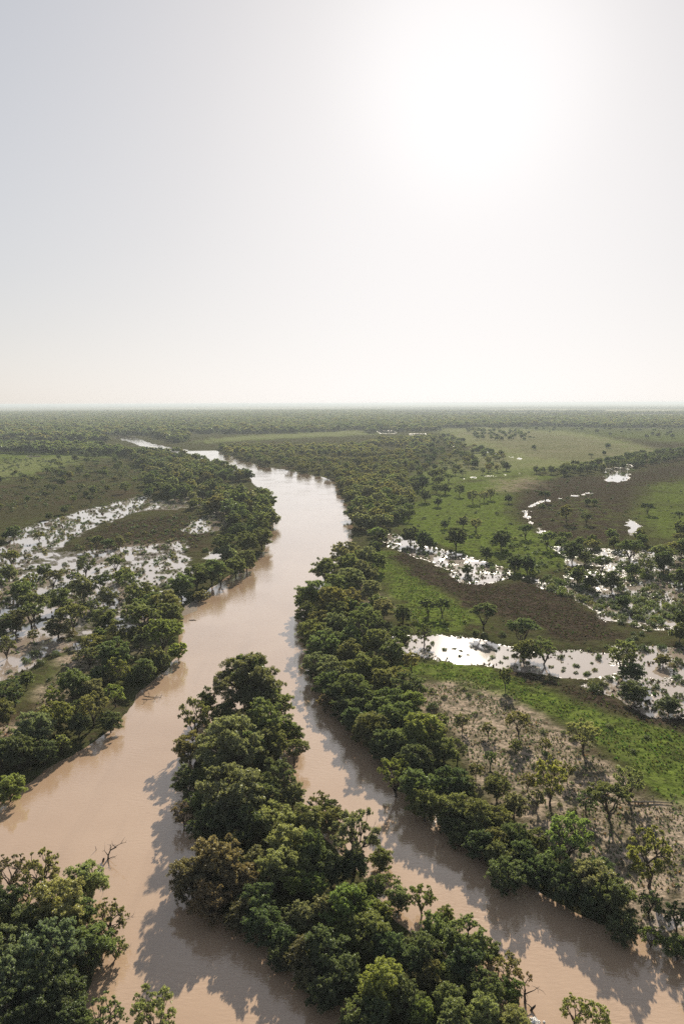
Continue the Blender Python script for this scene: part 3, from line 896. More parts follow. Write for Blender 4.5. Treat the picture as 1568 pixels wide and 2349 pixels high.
FB = [(260, 1465, 82, 'm', 'r'), (270, 1508, 60, 'y', 'o'), (329, 1511, 58, 'm', 'r'), (165, 1534, 74, 'm', 'r'), (125, 1580, 54, 'y', 'o'), (214, 1561, 52, 'g', 'r'), (263, 1571, 52, 'y', 'o'), (211, 1594, 76, 'o', 'o'), (253, 1627, 54, 'd', 'r'), (128, 1612, 82, 'y', 'r'),
      (76, 1636, 90, 'g', 'r'), (141, 1689, 46, 'm', 'r'), (40, 1686, 84, 'd', 'r'), (33, 1571, 52, 'o', 'o'), (59, 1544, 40, 'm', 'r'), (7, 1587, 44, 'd', 'r'), (372, 1419, 94, 'y', 's'), (408, 1470, 44, 'y', 'r'), (349, 1482, 58, 'o', 'r'), (227, 1442, 38, 'm', 'r'),
      (132, 1414, 68, 'g', 'r', .7), (33, 1396, 58, 'o', 'r'), (7, 1409, 52, 'm', 'r'), (329, 1370, 62, 'm', 'r'), (323, 1386, 92, 'm', 's'), (237, 1390, 64, 'm', 'r'), (165, 1380, 78, 'o', 's'), (69, 1377, 68, 'm', 's'), (388, 1380, 48, 'o', 'r'), (13, 1455, 52, 'o', 'o'), (76, 1442, 28, 'o', 'o'),
      (265, 1274, 42, 'd', 's'), (190, 1317, 62, 'g', 'r'), (120, 1307, 48, 'o', 's'), (60, 1322, 38, 'o', 'o'), (20, 1292, 42, 'g', 'r'), (25, 1262, 38, 'o', 's'), (75, 1357, 72, 'm', 's'), (135, 1347, 58, 'm', 'r'), (295, 1312, 52, 'm', 'o'), (320, 1332, 72, 'm', 'r'), (380, 1352, 72, 'o', 'r'),
      (350, 1357, 60, 'm', 'r'), (415, 1312, 62, 'm', 'r'), (450, 1292, 62, 'm', 'r'), (485, 1282, 62, 'm', 'r'), (505, 1292, 52, 'm', 's'), (460, 1352, 42, 'o', 'r', .6), (540, 1272, 52, 'm', 'r'), (565, 1257, 52, 'm', 'r'), (30, 1205, 34, 'd', 'r'), (90, 1219, 26, 'o', 's'), (12, 1218, 20, 'd', 'r'), (30, 1260, 30, 'o', 'o'),
      (515, 1224, 62, 'd', 'r'), (565, 1219, 52, 'm', 'r'), (545, 1199, 48, 'd', 'r'), (595, 1169, 56, 'm', 'o'), (625, 1169, 38, 'm', 'r'), (600, 1209, 52, 'm', 'r'), (605, 1139, 46, 'm', 'r'), (220, 1229, 34, 'd', 's'), (245, 1236, 30, 'd', 's'), (272, 1226, 28, 'g', 'o'), (112, 1175, 18, 'd', 'r'), (148, 1160, 20, 'm', 'r'),
      (20, 1771, 70, 'y', 'r'), (0, 1700, 70, 'd', 'r'), (100, 1700, 60, 'd', 'r'), (60, 1680, 60, 'm', 'r'), (180, 1640, 56, 'd', 'r'), (230, 1530, 46, 'd', 'r'), (310, 1440, 40, 'm', 'r'), (400, 1420, 40, 'o', 'r'), (370, 1500, 44, 'd', 'r'), (350, 1340, 50, 'o', 'o'), (245, 1345, 46, 'g', 'r'), (520, 1250, 44, 'g', 'r'), (585, 1185, 40, 'd', 'r')]
for t in FB:
    tree_px('flooded bank', *t)
CORNER = [(92, 1936, 88, 'p', 'o', 1.25), (20, 1951, 80, 'w', 'o'), (195, 1973, 98, 'p', 'r'), (135, 2023, 130, 'p', 'r'), (250, 2058, 84, 'o', 'o'), (120, 2123, 136, 'u', 'r'), (215, 2118, 96, 'm', 'r'), (25, 2138, 104, 'g', 'r'), (30, 2188, 124, 'u', 'r'),
          (100, 2198, 124, 'd', 'r'), (140, 2228, 104, 'd', 'r'), (40, 2258, 124, 'd', 'r'), (110, 2258, 104, 'd', 'r'), (240, 2280, 100, 'm', 'o'), (350, 2268, 112, 'p', 'o'), (10, 2040, 90, 'd', 'r'), (60, 2085, 90, 'd', 'r'), (160, 2290, 90, 'd', 'r'), (205, 2180, 60, 'd', 'o'), (175, 2060, 84, 'm', 'r'), (262, 2140, 56, 'o', 'o'), (62, 2010, 70, 'o', 'o'),
          (1319, 2275, 76, 'y', 'o'), (1372, 2296, 66, 'y', 'o')]
for t in CORNER[:-2]:
    tree_px('near corner', *t)
for t in CORNER[-2:]:
    tree_px('side channel', *t)

# scattered trees: outline, spacing in metres, width range, tones, forms, zone
WILD = [
    (PW((310, 1040), (450, 1058), (590, 1104), (640, 1170), (622, 1250), (545, 1244), (500, 1190), (430, 1165), (350, 1130), (320, 1085)), 9.5, (6, 11), 'ddmmog', 'rrrs', 'flooded bank'),
    (PW((-60, 1024), (200, 1026), (260, 1038), (330, 1046), (440, 1049), (330, 1054), (250, 1046), (-60, 1040)), 10, (7, 12), 'ddmm', 'rrs', 'flooded bank'),
    (PW((-60, 1090), (200, 1080), (350, 1110), (350, 1145), (200, 1160), (-60, 1200)), 26, (4, 8), 'ddmo', 'rso', 'flooded bank'),
    (PW((150, 1046), (330, 1056), (340, 1120), (240, 1110), (60, 1125), (100, 1075)), 30, (5, 9), 'ddm', 'rso', 'flooded bank'),
    (PW((520, 1048), (500, 1030), (640, 1028), (830, 1026), (880, 1010), (1000, 1006), (960, 1060), (930, 1100), (900, 1130), (780, 1128), (740, 1093), (620, 1071)), 11.5, (5, 9), 'oogmo', 'rrsso', 'meadow bank'),
    (PW((780, 1125), (900, 1090), (960, 1125), (930, 1180), (890, 1225), (870, 1260), (820, 1260), (810, 1200), (792, 1160)), 8.5, (6, 10), 'mmogg', 'rrs', 'meadow bank'),
    (PW((960, 1130), (1010, 1095), (1050, 1110), (1000, 1160), (970, 1200), (900, 1230), (930, 1180)), 16, (6, 11), 'ddm', 'rs', 'meadow bank'),
    (PW((900, 1010), (1020, 1000), (1150, 1045), (1180, 1080), (1040, 1100), (960, 1125), (920, 1090)), 20, (5, 9), 'ddmo', 'rso', 'open meadow'),
    (PW((1060, 985), (1200, 992), (1230, 1010), (1100, 1015)), 26, (5, 8), 'dm', 'rs', 'open meadow'),
    (PW((1060, 988), (1240, 985), (1400, 1005), (1490, 1034), (1380, 1062), (1250, 1050), (1110, 1012)), 75, (4, 8), 'ddm', 'rso', 'open meadow'),
    (PW((1010, 978), (1250, 974), (1640, 980), (1640, 1006), (1450, 1006), (1300, 990), (1100, 984)), 60, (6, 10), 'ddm', 'rs', 'open meadow'),
    (PW((1190, 1085), (1290, 1082), (1400, 1060), (1520, 1040), (1640, 1022), (1640, 1042), (1500, 1066), (1400, 1082), (1300, 1096)), 12, (5, 9), 'ddm', 'rrs', 'open meadow'),
    (PW((1260, 1240), (1568, 1240), (1640, 1260), (1640, 1330), (1420, 1330), (1330, 1330), (1260, 1290)), 15, (5, 9), 'ddmo', 'rs', 'open meadow'),
    (PW((1400, 1330), (1640, 1330), (1640, 1480), (1480, 1440)), 17, (4.5, 7), 'ddo', 'rs', 'round pond'),
    (PW((-60, 1320), (200, 1320), (420, 1320), (420, 1400), (240, 1430), (-60, 1450)), 13, (5, 8), 'dmo', 'rso', 'flooded bank'),
    (PW((700, 1330), (860, 1270), (880, 1400), (900, 1480), (930, 1560), (1010, 1660), (1090, 1780), (1180, 1860), (1060, 1860), (880, 1750), (790, 1610), (720, 1480)), 8, (5, 8), 'ddmo', 'rr', 'meadow bank'),
    (PW((1100, 1880), (1240, 1920), (1420, 2040), (1568, 2110), (1568, 2180), (1420, 2120), (1240, 2040)), 7, (4.5, 7), 'dd', 'rr', 'meadow bank'),
    (PW((470, 1680), (600, 1660), (640, 1760), (720, 1900), (860, 2080), (1080, 2250), (1100, 2380), (900, 2330), (700, 2200), (500, 2080), (450, 1900)), 6.5, (5, 8), 'ddm', 'rr', 'island'),
    (PW((-200, 2120), (180, 2130), (190, 2320), (60, 2500), (-200, 2500)), 6.5, (5, 8), 'dd', 'rr', 'near corner'),
    (PW((140, 1500), (300, 1440), (420, 1400), (425, 1480), (350, 1570), (290, 1650), (180, 1720), (100, 1640)), 10.5, (4.5, 8), 'dmoo', 'rrso', 'flooded bank'),
    (P((1545, 2080), (1700, 2140), (1950, 2260), (1950, 2360), (1740, 2270), (1560, 2195)), 8, (6, 10), 'ddmo', 'rrso', 'meadow bank'),
    (P((1600, 1240), (2000, 1260), (2000, 1480), (1640, 1460)), 16, (5, 9), 'ddmo', 'rso', 'open meadow'),
    (PW((900, 1560), (960, 1600), (1010, 1650), (1080, 1740), (1160, 1810), (1250, 1890), (1400, 1990), (1330, 2020), (1200, 1930), (1090, 1860), (1000, 1740), (920, 1640)), 7.5, (4, 7), 'dmook', 'rrsoo', 'meadow bank'),
    (PW((-60, 1600), (180, 1640), (260, 1640), (160, 1720), (-60, 1830)), 8.5, (4.5, 7.5), 'ddo', 'rro', 'flooded bank'),
]


def scatter(poly, spacing, jitter=0.9, azmax=None):
    lo, hi = poly.min(0), poly.max(0)
    xs = np.arange(lo[0], hi[0] + spacing, spacing)
    ys = np.arange(lo[1], hi[1] + spacing, spacing)
    X, Y = np.meshgrid(xs, ys)
    X = (X + (np.arange(len(ys)) % 2)[:, None] * spacing / 2).ravel()
    Y = Y.ravel()
    X = X + rng.uniform(-.5, .5, len(X)) * spacing * jitter
    Y = Y + rng.uniform(-.5, .5, len(Y)) * spacing * jitter
    k = inside(X, Y, poly)
    return X[k], Y[k]


hand = np.array([[t['x'], t['y'], t['W']] for t in TREES])
for poly, spc, wr, tones, forms, zone in WILD:
    X, Y = scatter(poly, spc)
    if not len(X):
        continue
    gap = fbm(X, Y, spc * 6, 3, 81)
    rs = cover(X, Y)[6]
    for x, y, gp, r_ in zip(X, Y, gap, rs):
        if r_ > -1.0 or gp < -0.32:
            continue
        Wm = random.uniform(*wr)
        if (np.hypot(hand[:, 0] - x, hand[:, 1] - y) < 0.33 * (hand[:, 2] + Wm)).any():
            continue
        f = FK[random.choice(forms)]
        TREES.append(dict(x=x, y=y, W=Wm, H=Wm * RATIO[f] * random.uniform(.85, 1.1), tone=TK[random.choice(tones)], form=f, zone=zone))

for t in TREES:
    px, py, dz = project((t['x'], t['y'], t['H'] * 0.6))
    t['px'], t['py'], t['dz'] = px, py, dz
    t['show'] = t['W'] / dz * FPX if dz > 1 else 0
    m = t['show'] * 0.6
    if px < -m or px > 1568 + m or py > 2349 + m:
        t['show'] *= 0.02
TREES.sort(key=lambda t: -t['show'])
NEAR_N = 300
THINGS, REST = TREES[:NEAR_N], TREES[NEAR_N:]
gh = cover(np.array([t['x'] for t in TREES]), np.array([t['y'] for t in TREES]))[0]
for t, z in zip(TREES, gh):
    t['z'] = max(float(z), -0.25)

# ---- labels: zone, looks, then a count outward from something one can find
ZONE_TEXT = {
    'island': ('on the river island', "the island's upstream tip", ground(567, 1622)),
    'meadow bank': ('on the wooded meadow bank', 'the river bend', ground(775, 1130)),
    'sandy rise': ('on the pale sandy rise', 'the green strip', ground(1189, 1606)),
    'round pond': ('by the long pale pond', "the pond's river end", ground(960, 1480)),
    'open meadow': ('out on the green meadow', 'the river trees', ground(900, 1200)),
    'flooded bank': ('on the flooded bank', 'the river bend', ground(600, 1090)),
    'near corner': ('in the grove beside the snag', 'the snag', ground(225, 1985)),
    'side channel': ('standing in the side channel', 'the island', ground(1215, 2330)),
}
FORM_TEXT = {'round': 'round-crowned', 'spread': 'flat-topped', 'open': 'open-branched', 'tall': 'tall-crowned', 'thin': 'thin sparse'}
ORD = ['first', 'second', 'third', 'fourth', 'fifth', 'sixth', 'seventh', 'eighth', 'ninth', 'tenth', 'eleventh', 'twelfth', 'thirteenth', 'fourteenth', 'fifteenth',
       'sixteenth', 'seventeenth', 'eighteenth', 'nineteenth', 'twentieth'] + ['%dth' % k for k in range(21, 90)]


def set_labels(items, noun, size_of):
    buckets = {}
    for t in items:
        t['key'] = (t['zone'], size_of(t), t['tone'], FORM_TEXT.get(t.get('form'), ''))
        buckets.setdefault(t['key'], []).append(t)
    for key, lst in buckets.items():
        zone, size, tone, form = key
        where, mark, mp = ZONE_TEXT[zone]
        lst.sort(key=lambda t: math.hypot(t['x'] - mp[0], t['y'] - mp[1]))
        look = ' '.join(w for w in (size, tone, form, noun) if w)
        for k, t in enumerate(lst):
            if len(lst) == 1:
                t['label'] = f'{look} {where}, the only such one there'
            else:
                t['label'] = f'{look} {where}, {ORD[k]} from {mark}'


set_labels(THINGS, 'gum', lambda t: 'small' if t['W'] < 7.5 else 'mid-sized' if t['W'] < 11 else 'big')
GROUP_TEXT = {'island': 'gum trees on the river island', 'meadow bank': 'gum trees along the meadow bank', 'sandy rise': 'trees on the sandy rise', 'round pond': 'trees round the long pond',
              'open meadow': 'trees scattered over the meadow', 'flooded bank': 'gum trees on the flooded bank', 'near corner': 'gum trees in the near grove', 'side channel': 'trees standing in the side channel'}


def jitter_tint(tone):
    c = np.array(TONE[tone]) * random.uniform(0.82, 1.2)
    c[0] *= random.uniform(0.9, 1.12)
    return [float(v) for v in c]


BY_FORM = {}
for k, (f, cm, tm) in enumerate(PROTO):
    BY_FORM.setdefault(f, []).append(k)
for i, t in enumerate(THINGS):
    f, cm, tm = PROTO[random.choice(BY_FORM[t['form']])]
    e = bpy.data.objects.new('gum_tree', None)
    COL.objects.link(e)
    e.location = (t['x'], t['y'], t['z'])
    e.rotation_euler = (0, 0, random.uniform(0, 2 * PI))
    e.scale = (t['W'] / 10, t['W'] / 10, t['H'] / 10)
    e.empty_display_size = 0.5
    e['label'] = t['label']
    e['category'] = 'tree'
    e['group'] = GROUP_TEXT[t['zone']]
    c = link('crown', cm, e)
    c['tint'] = jitter_tint(t['tone'])
    link('trunk', tm, e)
    if t['form'] == 'open' and t['W'] > 6 and random.random() < 0.5 or (t['zone'] == 'near corner' and t['tone'] == 'olive green'):
        bb = link('bare_branch', random.choice(BARE), e)
        if t['tone'] == 'olive green':
            bb.rotation_euler = (0, 0, -e.rotation_euler[2])


# ------------------------------------------------------------------ many alike: one object that scatters its own models
def scatter_object(name, models, pts, mats):
    """models: list of (verts, faces, material index); pts: x, y, z, sx, sy, sz, rot, tint, which"""
    V, F, MI, PID = [], [], [], []
    for k, parts in enumerate(models):
        for v, f, mi in parts:
            b0 = sum(len(q) for q in V)
            V.append(np.asarray(v, float))
            F.extend([tuple(int(i) + b0 for i in q) for q in f])
            MI.extend([mi] * len(f))
            PID.append(np.full(len(v), k))
    b0 = sum(len(q) for q in V)
    pv = np.array([[p[0], p[1], p[2]] for p in pts])
    allv = np.concatenate(V + [pv])
    me = new_mesh(name, allv, F, mats)
    me.polygons.foreach_set('material_index', np.array(MI, np.int32))
    N, M = len(allv), len(pv)
    at = me.attributes.new('pid', 'INT', 'POINT')
    at.data.foreach_set('value', np.concatenate(PID + [np.full(M, -1)]).astype(np.int32))
    wh = np.zeros(N, np.int32); wh[b0:] = [p[8] for p in pts]
    at = me.attributes.new('which', 'INT', 'POINT'); at.data.foreach_set('value', wh)
    sc = np.ones((N, 3), np.float32); sc[b0:] = [p[3:6] for p in pts]
    at = me.attributes.new('size', 'FLOAT_VECTOR', 'POINT'); at.data.foreach_set('vector', sc.ravel())
    ro = np.zeros((N, 3), np.float32); ro[b0:, 2] = [p[6] for p in pts]
    at = me.attributes.new('turn', 'FLOAT_VECTOR', 'POINT'); at.data.foreach_set('vector', ro.ravel())
    ti = np.ones((N, 3), np.float32); ti[b0:] = [p[7] for p in pts]
    at = me.attributes.new('tint', 'FLOAT_VECTOR', 'POINT'); at.data.foreach_set('vector', ti.ravel())
    ob = link(name, me)
    ng = bpy.data.node_groups.new(name + '_spread', 'GeometryNodeTree')
    ng.interface.new_socket('Geometry', in_out='INPUT', socket_type='NodeSocketGeometry')
    ng.interface.new_socket('Geometry', in_out='OUTPUT', socket_type='NodeSocketGeometry')
    N_ = ng.nodes.new
    gi, go = N_('NodeGroupInput'), N_('NodeGroupOutput')
    L = ng.links.new

    def named(nm, ty):
        q = N_('GeometryNodeInputNamedAttribute'); q.data_type = ty; q.inputs['Name'].default_value = nm
        return q.outputs['Attribute']

    def pick(k):
        cmpn = N_('FunctionNodeCompare'); cmpn.data_type = 'INT'; cmpn.operation = 'EQUAL'
        L(named('pid', 'INT'), cmpn.inputs[2]); cmpn.inputs[3].default_value = k
        sp = N_('GeometryNodeSeparateGeometry'); sp.domain = 'POINT'
        L(gi.outputs[0], sp.inputs['Geometry']); L(cmpn.outputs[0], sp.inputs['Selection'])
        return sp.outputs['Selection']
    join = N_('GeometryNodeJoinGeometry')
    for k in reversed(range(len(models))):
        ti_ = N_('GeometryNodeGeometryToInstance')
        rm = N_('GeometryNodeRemoveAttribute'); rm.inputs['Name'].default_value = 'tint'
        L(pick(k), rm.inputs['Geometry'])
        L(rm.outputs[0], ti_.inputs[0]); L(ti_.outputs[0], join.inputs[0])
    m2p = N_('GeometryNodeMeshToPoints'); L(pick(-1), m2p.inputs['Mesh'])
    iop = N_('GeometryNodeInstanceOnPoints')
    L(m2p.outputs[0], iop.inputs['Points']); L(join.outputs[0], iop.inputs['Instance'])
    iop.inputs['Pick Instance'].default_value = True
    L(named('which', 'INT'), iop.inputs['Instance Index'])
    L(named('turn', 'FLOAT_VECTOR'), iop.inputs['Rotation'])
    L(named('size', 'FLOAT_VECTOR'), iop.inputs['Scale'])
    L(iop.outputs[0], go.inputs[0])
    md = ob.modifiers.new('spread', 'NODES'); md.node_group = ng
    ob['kind'] = 'stuff'
    return ob


MIDM, FARM = [], []
for i, f in enumerate(['round', 'round', 'spread', 'open', 'tall']):
    (lv, lf), (tv, tf) = make_protos(f, 500 + i, dict(sub=9, per=9, leaf=(0.95, 0.5)))
    MIDM.append([(lv, lf, 0), (np.array(tv), tf, 1)])
for i, f in enumerate(['round', 'spread', 'round']):
    (lv, lf), _ = make_protos(f, 540 + i, dict(sub=2.4, per=3, leaf=(2.2, 1.5), wood=False))
    FARM.append([(lv, lf, 0)])
MODELS = MIDM + FARM
pts = []
for t in REST:
    far = t['dz'] > 900
    k = random.choice([5, 6, 7]) if far else {'round': random.choice([0, 1]), 'spread': 2, 'open': 3, 'thin': 3, 'tall': 4}[t['form']]
    pts.append((t['x'], t['y'], t['z'], t['W'] / 10, t['W'] / 10, t['H'] / 10, random.uniform(0, 6.28), jitter_tint(t['tone']), k))
# the unbroken woodland behind the bend
rr = np.sqrt(rng.uniform(1180 ** 2, 6200 ** 2, 150000))
aa = rng.uniform(-0.47, 0.47, len(rr))
X, Y = rr * np.sin(aa), rr * np.cos(aa)
h_, g2, m2, s2, p2, w2, r2, _ = cover(X, Y)
px, py, _ = project(np.stack([X, Y, np.zeros(len(X))], 1))
clear = fbm(X / 2.2, Y, 420, 4, 91)
keep = (r2 < np.where(px < 420, -32, -6)) & (g2 < 0.3) & (h_ > 0.05) & (p2 < 0.45) & (clear > -0.30 - 0.10 * sstep(1500, 3000, rr))
edge = np.where(px < 430, 1016, np.where(px < 860, 996, np.where(px < 1010, 990, 982))) + fbm(X, Y, 60, 2, 95) * 3
keep &= py < edge
rightfar = (px > 880) & (fbm(X / 4.0, Y, 500, 4, 97) < 0.03) & (py < 965)
keep &= ~rightfar
dens = np.where(rr > 3000, 0.8, 1.0)
keep &= rng.random(len(rr)) < dens
for x, y in zip(X[keep], Y[keep]):
    wv_ = random.triangular(4.5, 17, 8)
    pts.append((x, y, 0.3, wv_ / 10, wv_ / 10, wv_ / 10 * random.uniform(.8, 1.0), random.uniform(0, 6.28), jitter_tint(random.choice(['dark green', 'dark green', 'mid-green', 'olive green'])), random.choice([5, 6, 7])))
print('far trees', len(pts), 'tree things', len(THINGS))
scatter_object('distant_woodland', MODELS, pts, [M_LEAF, M_BARK])

# ------------------------------------------------------------------ shrubs on the flats
BUSH = []


def bush_px(x, y, w, tone, zone):
    p = ground(x, y)
    dz = np.array([p[0], p[1], -CAM_Z]) @ _F
    BUSH.append(dict(x=p[0], y=p[1], W=w * dz / FPX, tone=TK[tone], zone=zone))


for t in [(1396, 1676, 22, 'm', 'sandy rise'), (1451, 1732, 24, 'm', 'sandy rise'), (1481, 1700, 18, 'd', 'sandy rise'), (1224, 1318, 17, 'b', 'round pond'), (1241, 1166, 22, 'd', 'open meadow'),
          (140, 1421, 22, 'd', 'flooded bank'), (80, 1505, 42, 'd', 'flooded bank'), (62, 1520, 26, 'd', 'flooded bank'), (95, 1528, 28, 'd', 'flooded bank'), (22, 1543, 21, 'd', 'flooded bank'), (130, 1508, 24, 'd', 'flooded bank'), (26, 1556, 16, 'o', 'flooded bank'),
          (80, 1479, 16, 'd', 'flooded bank'), (187, 1473, 18, 'd', 'flooded bank'), (143, 1470, 26, 'w', 'flooded bank'), (40, 1498, 14, 'd', 'flooded bank'), (165, 1460, 30, 'w', 'flooded bank'),
          (1041, 1489, 12, 'd', 'round pond'), (1056, 1494, 11, 'd', 'round pond'), (1073, 1503, 12, 'd', 'round pond'), (1054, 1506, 16, 'd', 'round pond'), (1116, 1485, 14, 'm', 'round pond'), (1136, 1494, 14, 'd', 'round pond'), (1109, 1482, 12, 'd', 'round pond'),
          (1120, 1516, 11, 'o', 'round pond'), (1284, 1510, 20, 'd', 'round pond'), (1324, 1530, 18, 'd', 'round pond'), (1363, 1538, 20, 'o', 'round pond'), (1372, 1512, 22, 'd', 'round pond'), (1320, 1545, 16, 'd', 'round pond'),
          (1396, 1560, 22, 'm', 'round pond'), (1378, 1572, 22, 'm', 'round pond'), (1504, 1578, 22, 'd', 'round pond'), (1110, 1461, 16, 'd', 'round pond'), (1150, 1462, 22, 'd', 'round pond'), (1086, 1455, 14, 'm', 'round pond'), (1390, 1488, 14, 'm', 'round pond'), (1350, 1493, 14, 'm', 'round pond')]:
    bush_px(*t)
BUSHES = [   # outline, spacing, width range, tones, zone
    (FLOOD[0][0], 5.0, (1.2, 3.2), 'ddo', 'flooded bank'), (FLOOD[1][0], 7, (1.5, 3.5), 'ddm', 'flooded bank'), (FLOOD[2][0], 9, (1.2, 3), 'do', 'flooded bank'),
    (FLOOD[4][0], 5.0, (1.2, 3.4), 'ddo', 'flooded bank'), (FLOOD[5][0], 5.5, (1.2, 3.0), 'ddo', 'flooded bank'), (FLOOD[6][0], 5.5, (0.9, 2.2), 'dow', 'flooded bank'),
    (PW((-60, 1120), (330, 1110), (250, 1150), (130, 1183), (-60, 1230)), 5.5, (1.2, 3), 'ddo', 'flooded bank'), (MUD[2][0], 5.5, (1.2, 3), 'ddo', 'flooded bank'),
    (SAND[1][0], 5, (1.0, 2.6), 'doo', 'flooded bank'), (PW((-60, 1050), (330, 1060), (330, 1100), (-60, 1110)), 9, (1.5, 4), 'dd', 'flooded bank'),
    (FLOOD[7][0], 4.4, (1.2, 3.0), 'ddm', 'round pond'), (FLOOD[8][0], 3.1, (1.4, 4.2), 'ddmb', 'round pond'), (FLOOD_WIDE[0][0], 4.4, (1.4, 3.8), 'ddmo', 'round pond'), (FLOOD[9][0], 3.8, (1.4, 4.0), 'dm', 'open meadow'), (FLOOD[10][0], 4.0, (0.8, 2.0), 'dmo', 'round pond'),
    (FLOOD[12][0], 4.0, (1.2, 3.6), 'ddo', 'round pond'), (PW((1060, 1230), (1300, 1250), (1310, 1320), (1200, 1330)), 5, (1.2, 3.2), 'mdd', 'open meadow'),
    (PW((980, 1400), (1090, 1400), (1180, 1440), (1150, 1465), (1000, 1450)), 6, (0.9, 2), 'mbd', 'round pond'), (PW((1400, 1360), (1640, 1380), (1640, 1500), (1440, 1480)), 3.8, (1.4, 3.4), 'ddm', 'round pond'),
    (PW((1380, 1060), (1568, 1030), (1568, 1045), (1430, 1090), (1390, 1100)), 9, (2, 4.5), 'dd', 'open meadow'), (PW((920, 1200), (1180, 1100), (1300, 1100), (1430, 1180), (1300, 1230), (1000, 1240)), 15, (1.2, 3), 'dd', 'open meadow'),
    (SAND[0][0], 3.7, (0.6, 1.9), 'mggk', 'sandy rise'), (PW((430, 1150), (560, 1180), (520, 1260), (400, 1300), (420, 1240)), 9, (1.5, 3.5), 'ddo', 'flooded bank'),
    (PW((1190, 1112), (1568, 1060), (1568, 1240), (1280, 1235)), 12, (1, 2.4), 'dd', 'open meadow'), (PW((300, 1400), (420, 1380), (430, 1480), (330, 1560), (250, 1620), (200, 1640), (260, 1500)), 6.5, (1.4, 3.2), 'ddow', 'flooded bank'),
    (PW((700, 1400), (900, 1420), (930, 1560), (1010, 1640), (820, 1640), (740, 1540)), 6, (1.4, 3.2), 'ddo', 'meadow bank'), (PW((900, 1380), (1000, 1400), (960, 1500), (880, 1500)), 6, (1.2, 3), 'dom', 'meadow bank'),
]
for poly, spc, wr, tones, zone in BUSHES:
    X, Y = scatter(poly, spc)
    if not len(X):
        continue
    rs = cover(X, Y)[6]
    gp = fbm(X, Y, spc * 4, 3, 87)
    for x, y, r_, q in zip(X, Y, rs, gp):
        if r_ > -0.5 or q < -0.2:
            continue
        BUSH.append(dict(x=x, y=y, W=wr[0] + (wr[1] - wr[0]) * random.random() ** 2, tone=TK[random.choice(tones)], zone=zone))
for t in BUSH:
    px, py, dz = project((t['x'], t['y'], 0.4))
    t['show'] = t['W'] / dz * FPX
    t['form'] = ''
    if not (-10 < px < 1578 and py < 2360):
        t['show'] *= 0.02
BUSH.sort(key=lambda t: -t['show'])
gh = cover(np.array([t['x'] for t in BUSH]), np.array([t['y'] for t in BUSH]))[0]
for t, z in zip(BUSH, gh):
    t['z'] = max(float(z), -0.12)
NB = 280
for t in BUSH[:NB]:
    t['form'] = ''
set_labels(BUSH[:NB], 'shrub', lambda t: 'tiny' if t['W'] < 1.6 else 'small' if t['W'] < 2.3 else 'mid-sized' if t['W'] < 3 else 'broad')
for t in BUSH[:NB]:
    o = link('shrub', random.choice(SHRUB))
    o.location = (t['x'], t['y'], t['z'])
    o.rotation_euler = (0, 0, random.uniform(0, 6.28))
    o.scale = (t['W'] / 2, t['W'] / 2 * random.uniform(.75, 1.0), t['W'] / 2 * random.uniform(.75, 1.1))
    o['tint'] = jitter_tint(t['tone'])
    o['label'] = t['label']
    o['category'] = 'shrub'
    o['group'] = {'flooded bank': 'shrubs on the flooded bank', 'round pond': 'shrubs round the long pond', 'open meadow': 'shrubs on the meadow flats', 'sandy rise': 'shrubs on the sandy rise', 'meadow bank': 'shrubs under the meadow bank gums'}[t['zone']]
SMALLB = []
for i in range(3):
    v, f = shrub_mesh(360 + i, 22, 7, (0.42, 0.2))
    SMALLB.append([(v, f, 0)])
pts = [(t['x'], t['y'], t['z'], t['W'] / 2, t['W'] / 2, t['W'] / 2 * random.uniform(.7, 1.1), random.uniform(0, 6.28), jitter_tint(t['tone']), random.randrange(3)) for t in BUSH[NB:]]
print('small bushes', len(pts))
scatter_object('flat_scrub', SMALLB, pts, [M_GRASS])


# ------------------------------------------------------------------ tussock grass
def tuft_mesh(seed, n=11, spread=0.22, tall=0.42, wid=0.14):
    r = np.random.default_rng(seed)
    vs, fs = [], []
    for k in range(n):
        th = r.uniform(0, 2 * PI)
        d = np.array([math.cos(th), math.sin(th), 0])
        s = np.array([-math.sin(th), math.cos(th), 0]) * wid * r.uniform(.6, 1.2)
        a = d * r.uniform(0, spread)
        b_ = a + d * r.uniform(.08, .28) + np.array([0, 0, tall * r.uniform(.6, 1.2)])
        q = len(vs)
        vs += [tuple(a - s - np.array([0, 0, .1])), tuple(a + s - np.array([0, 0, .1])), tuple(b_ + s * .4), tuple(b_ - s * .4)]
        fs.append((q, q + 1, q + 2, q + 3))
    return vs, fs


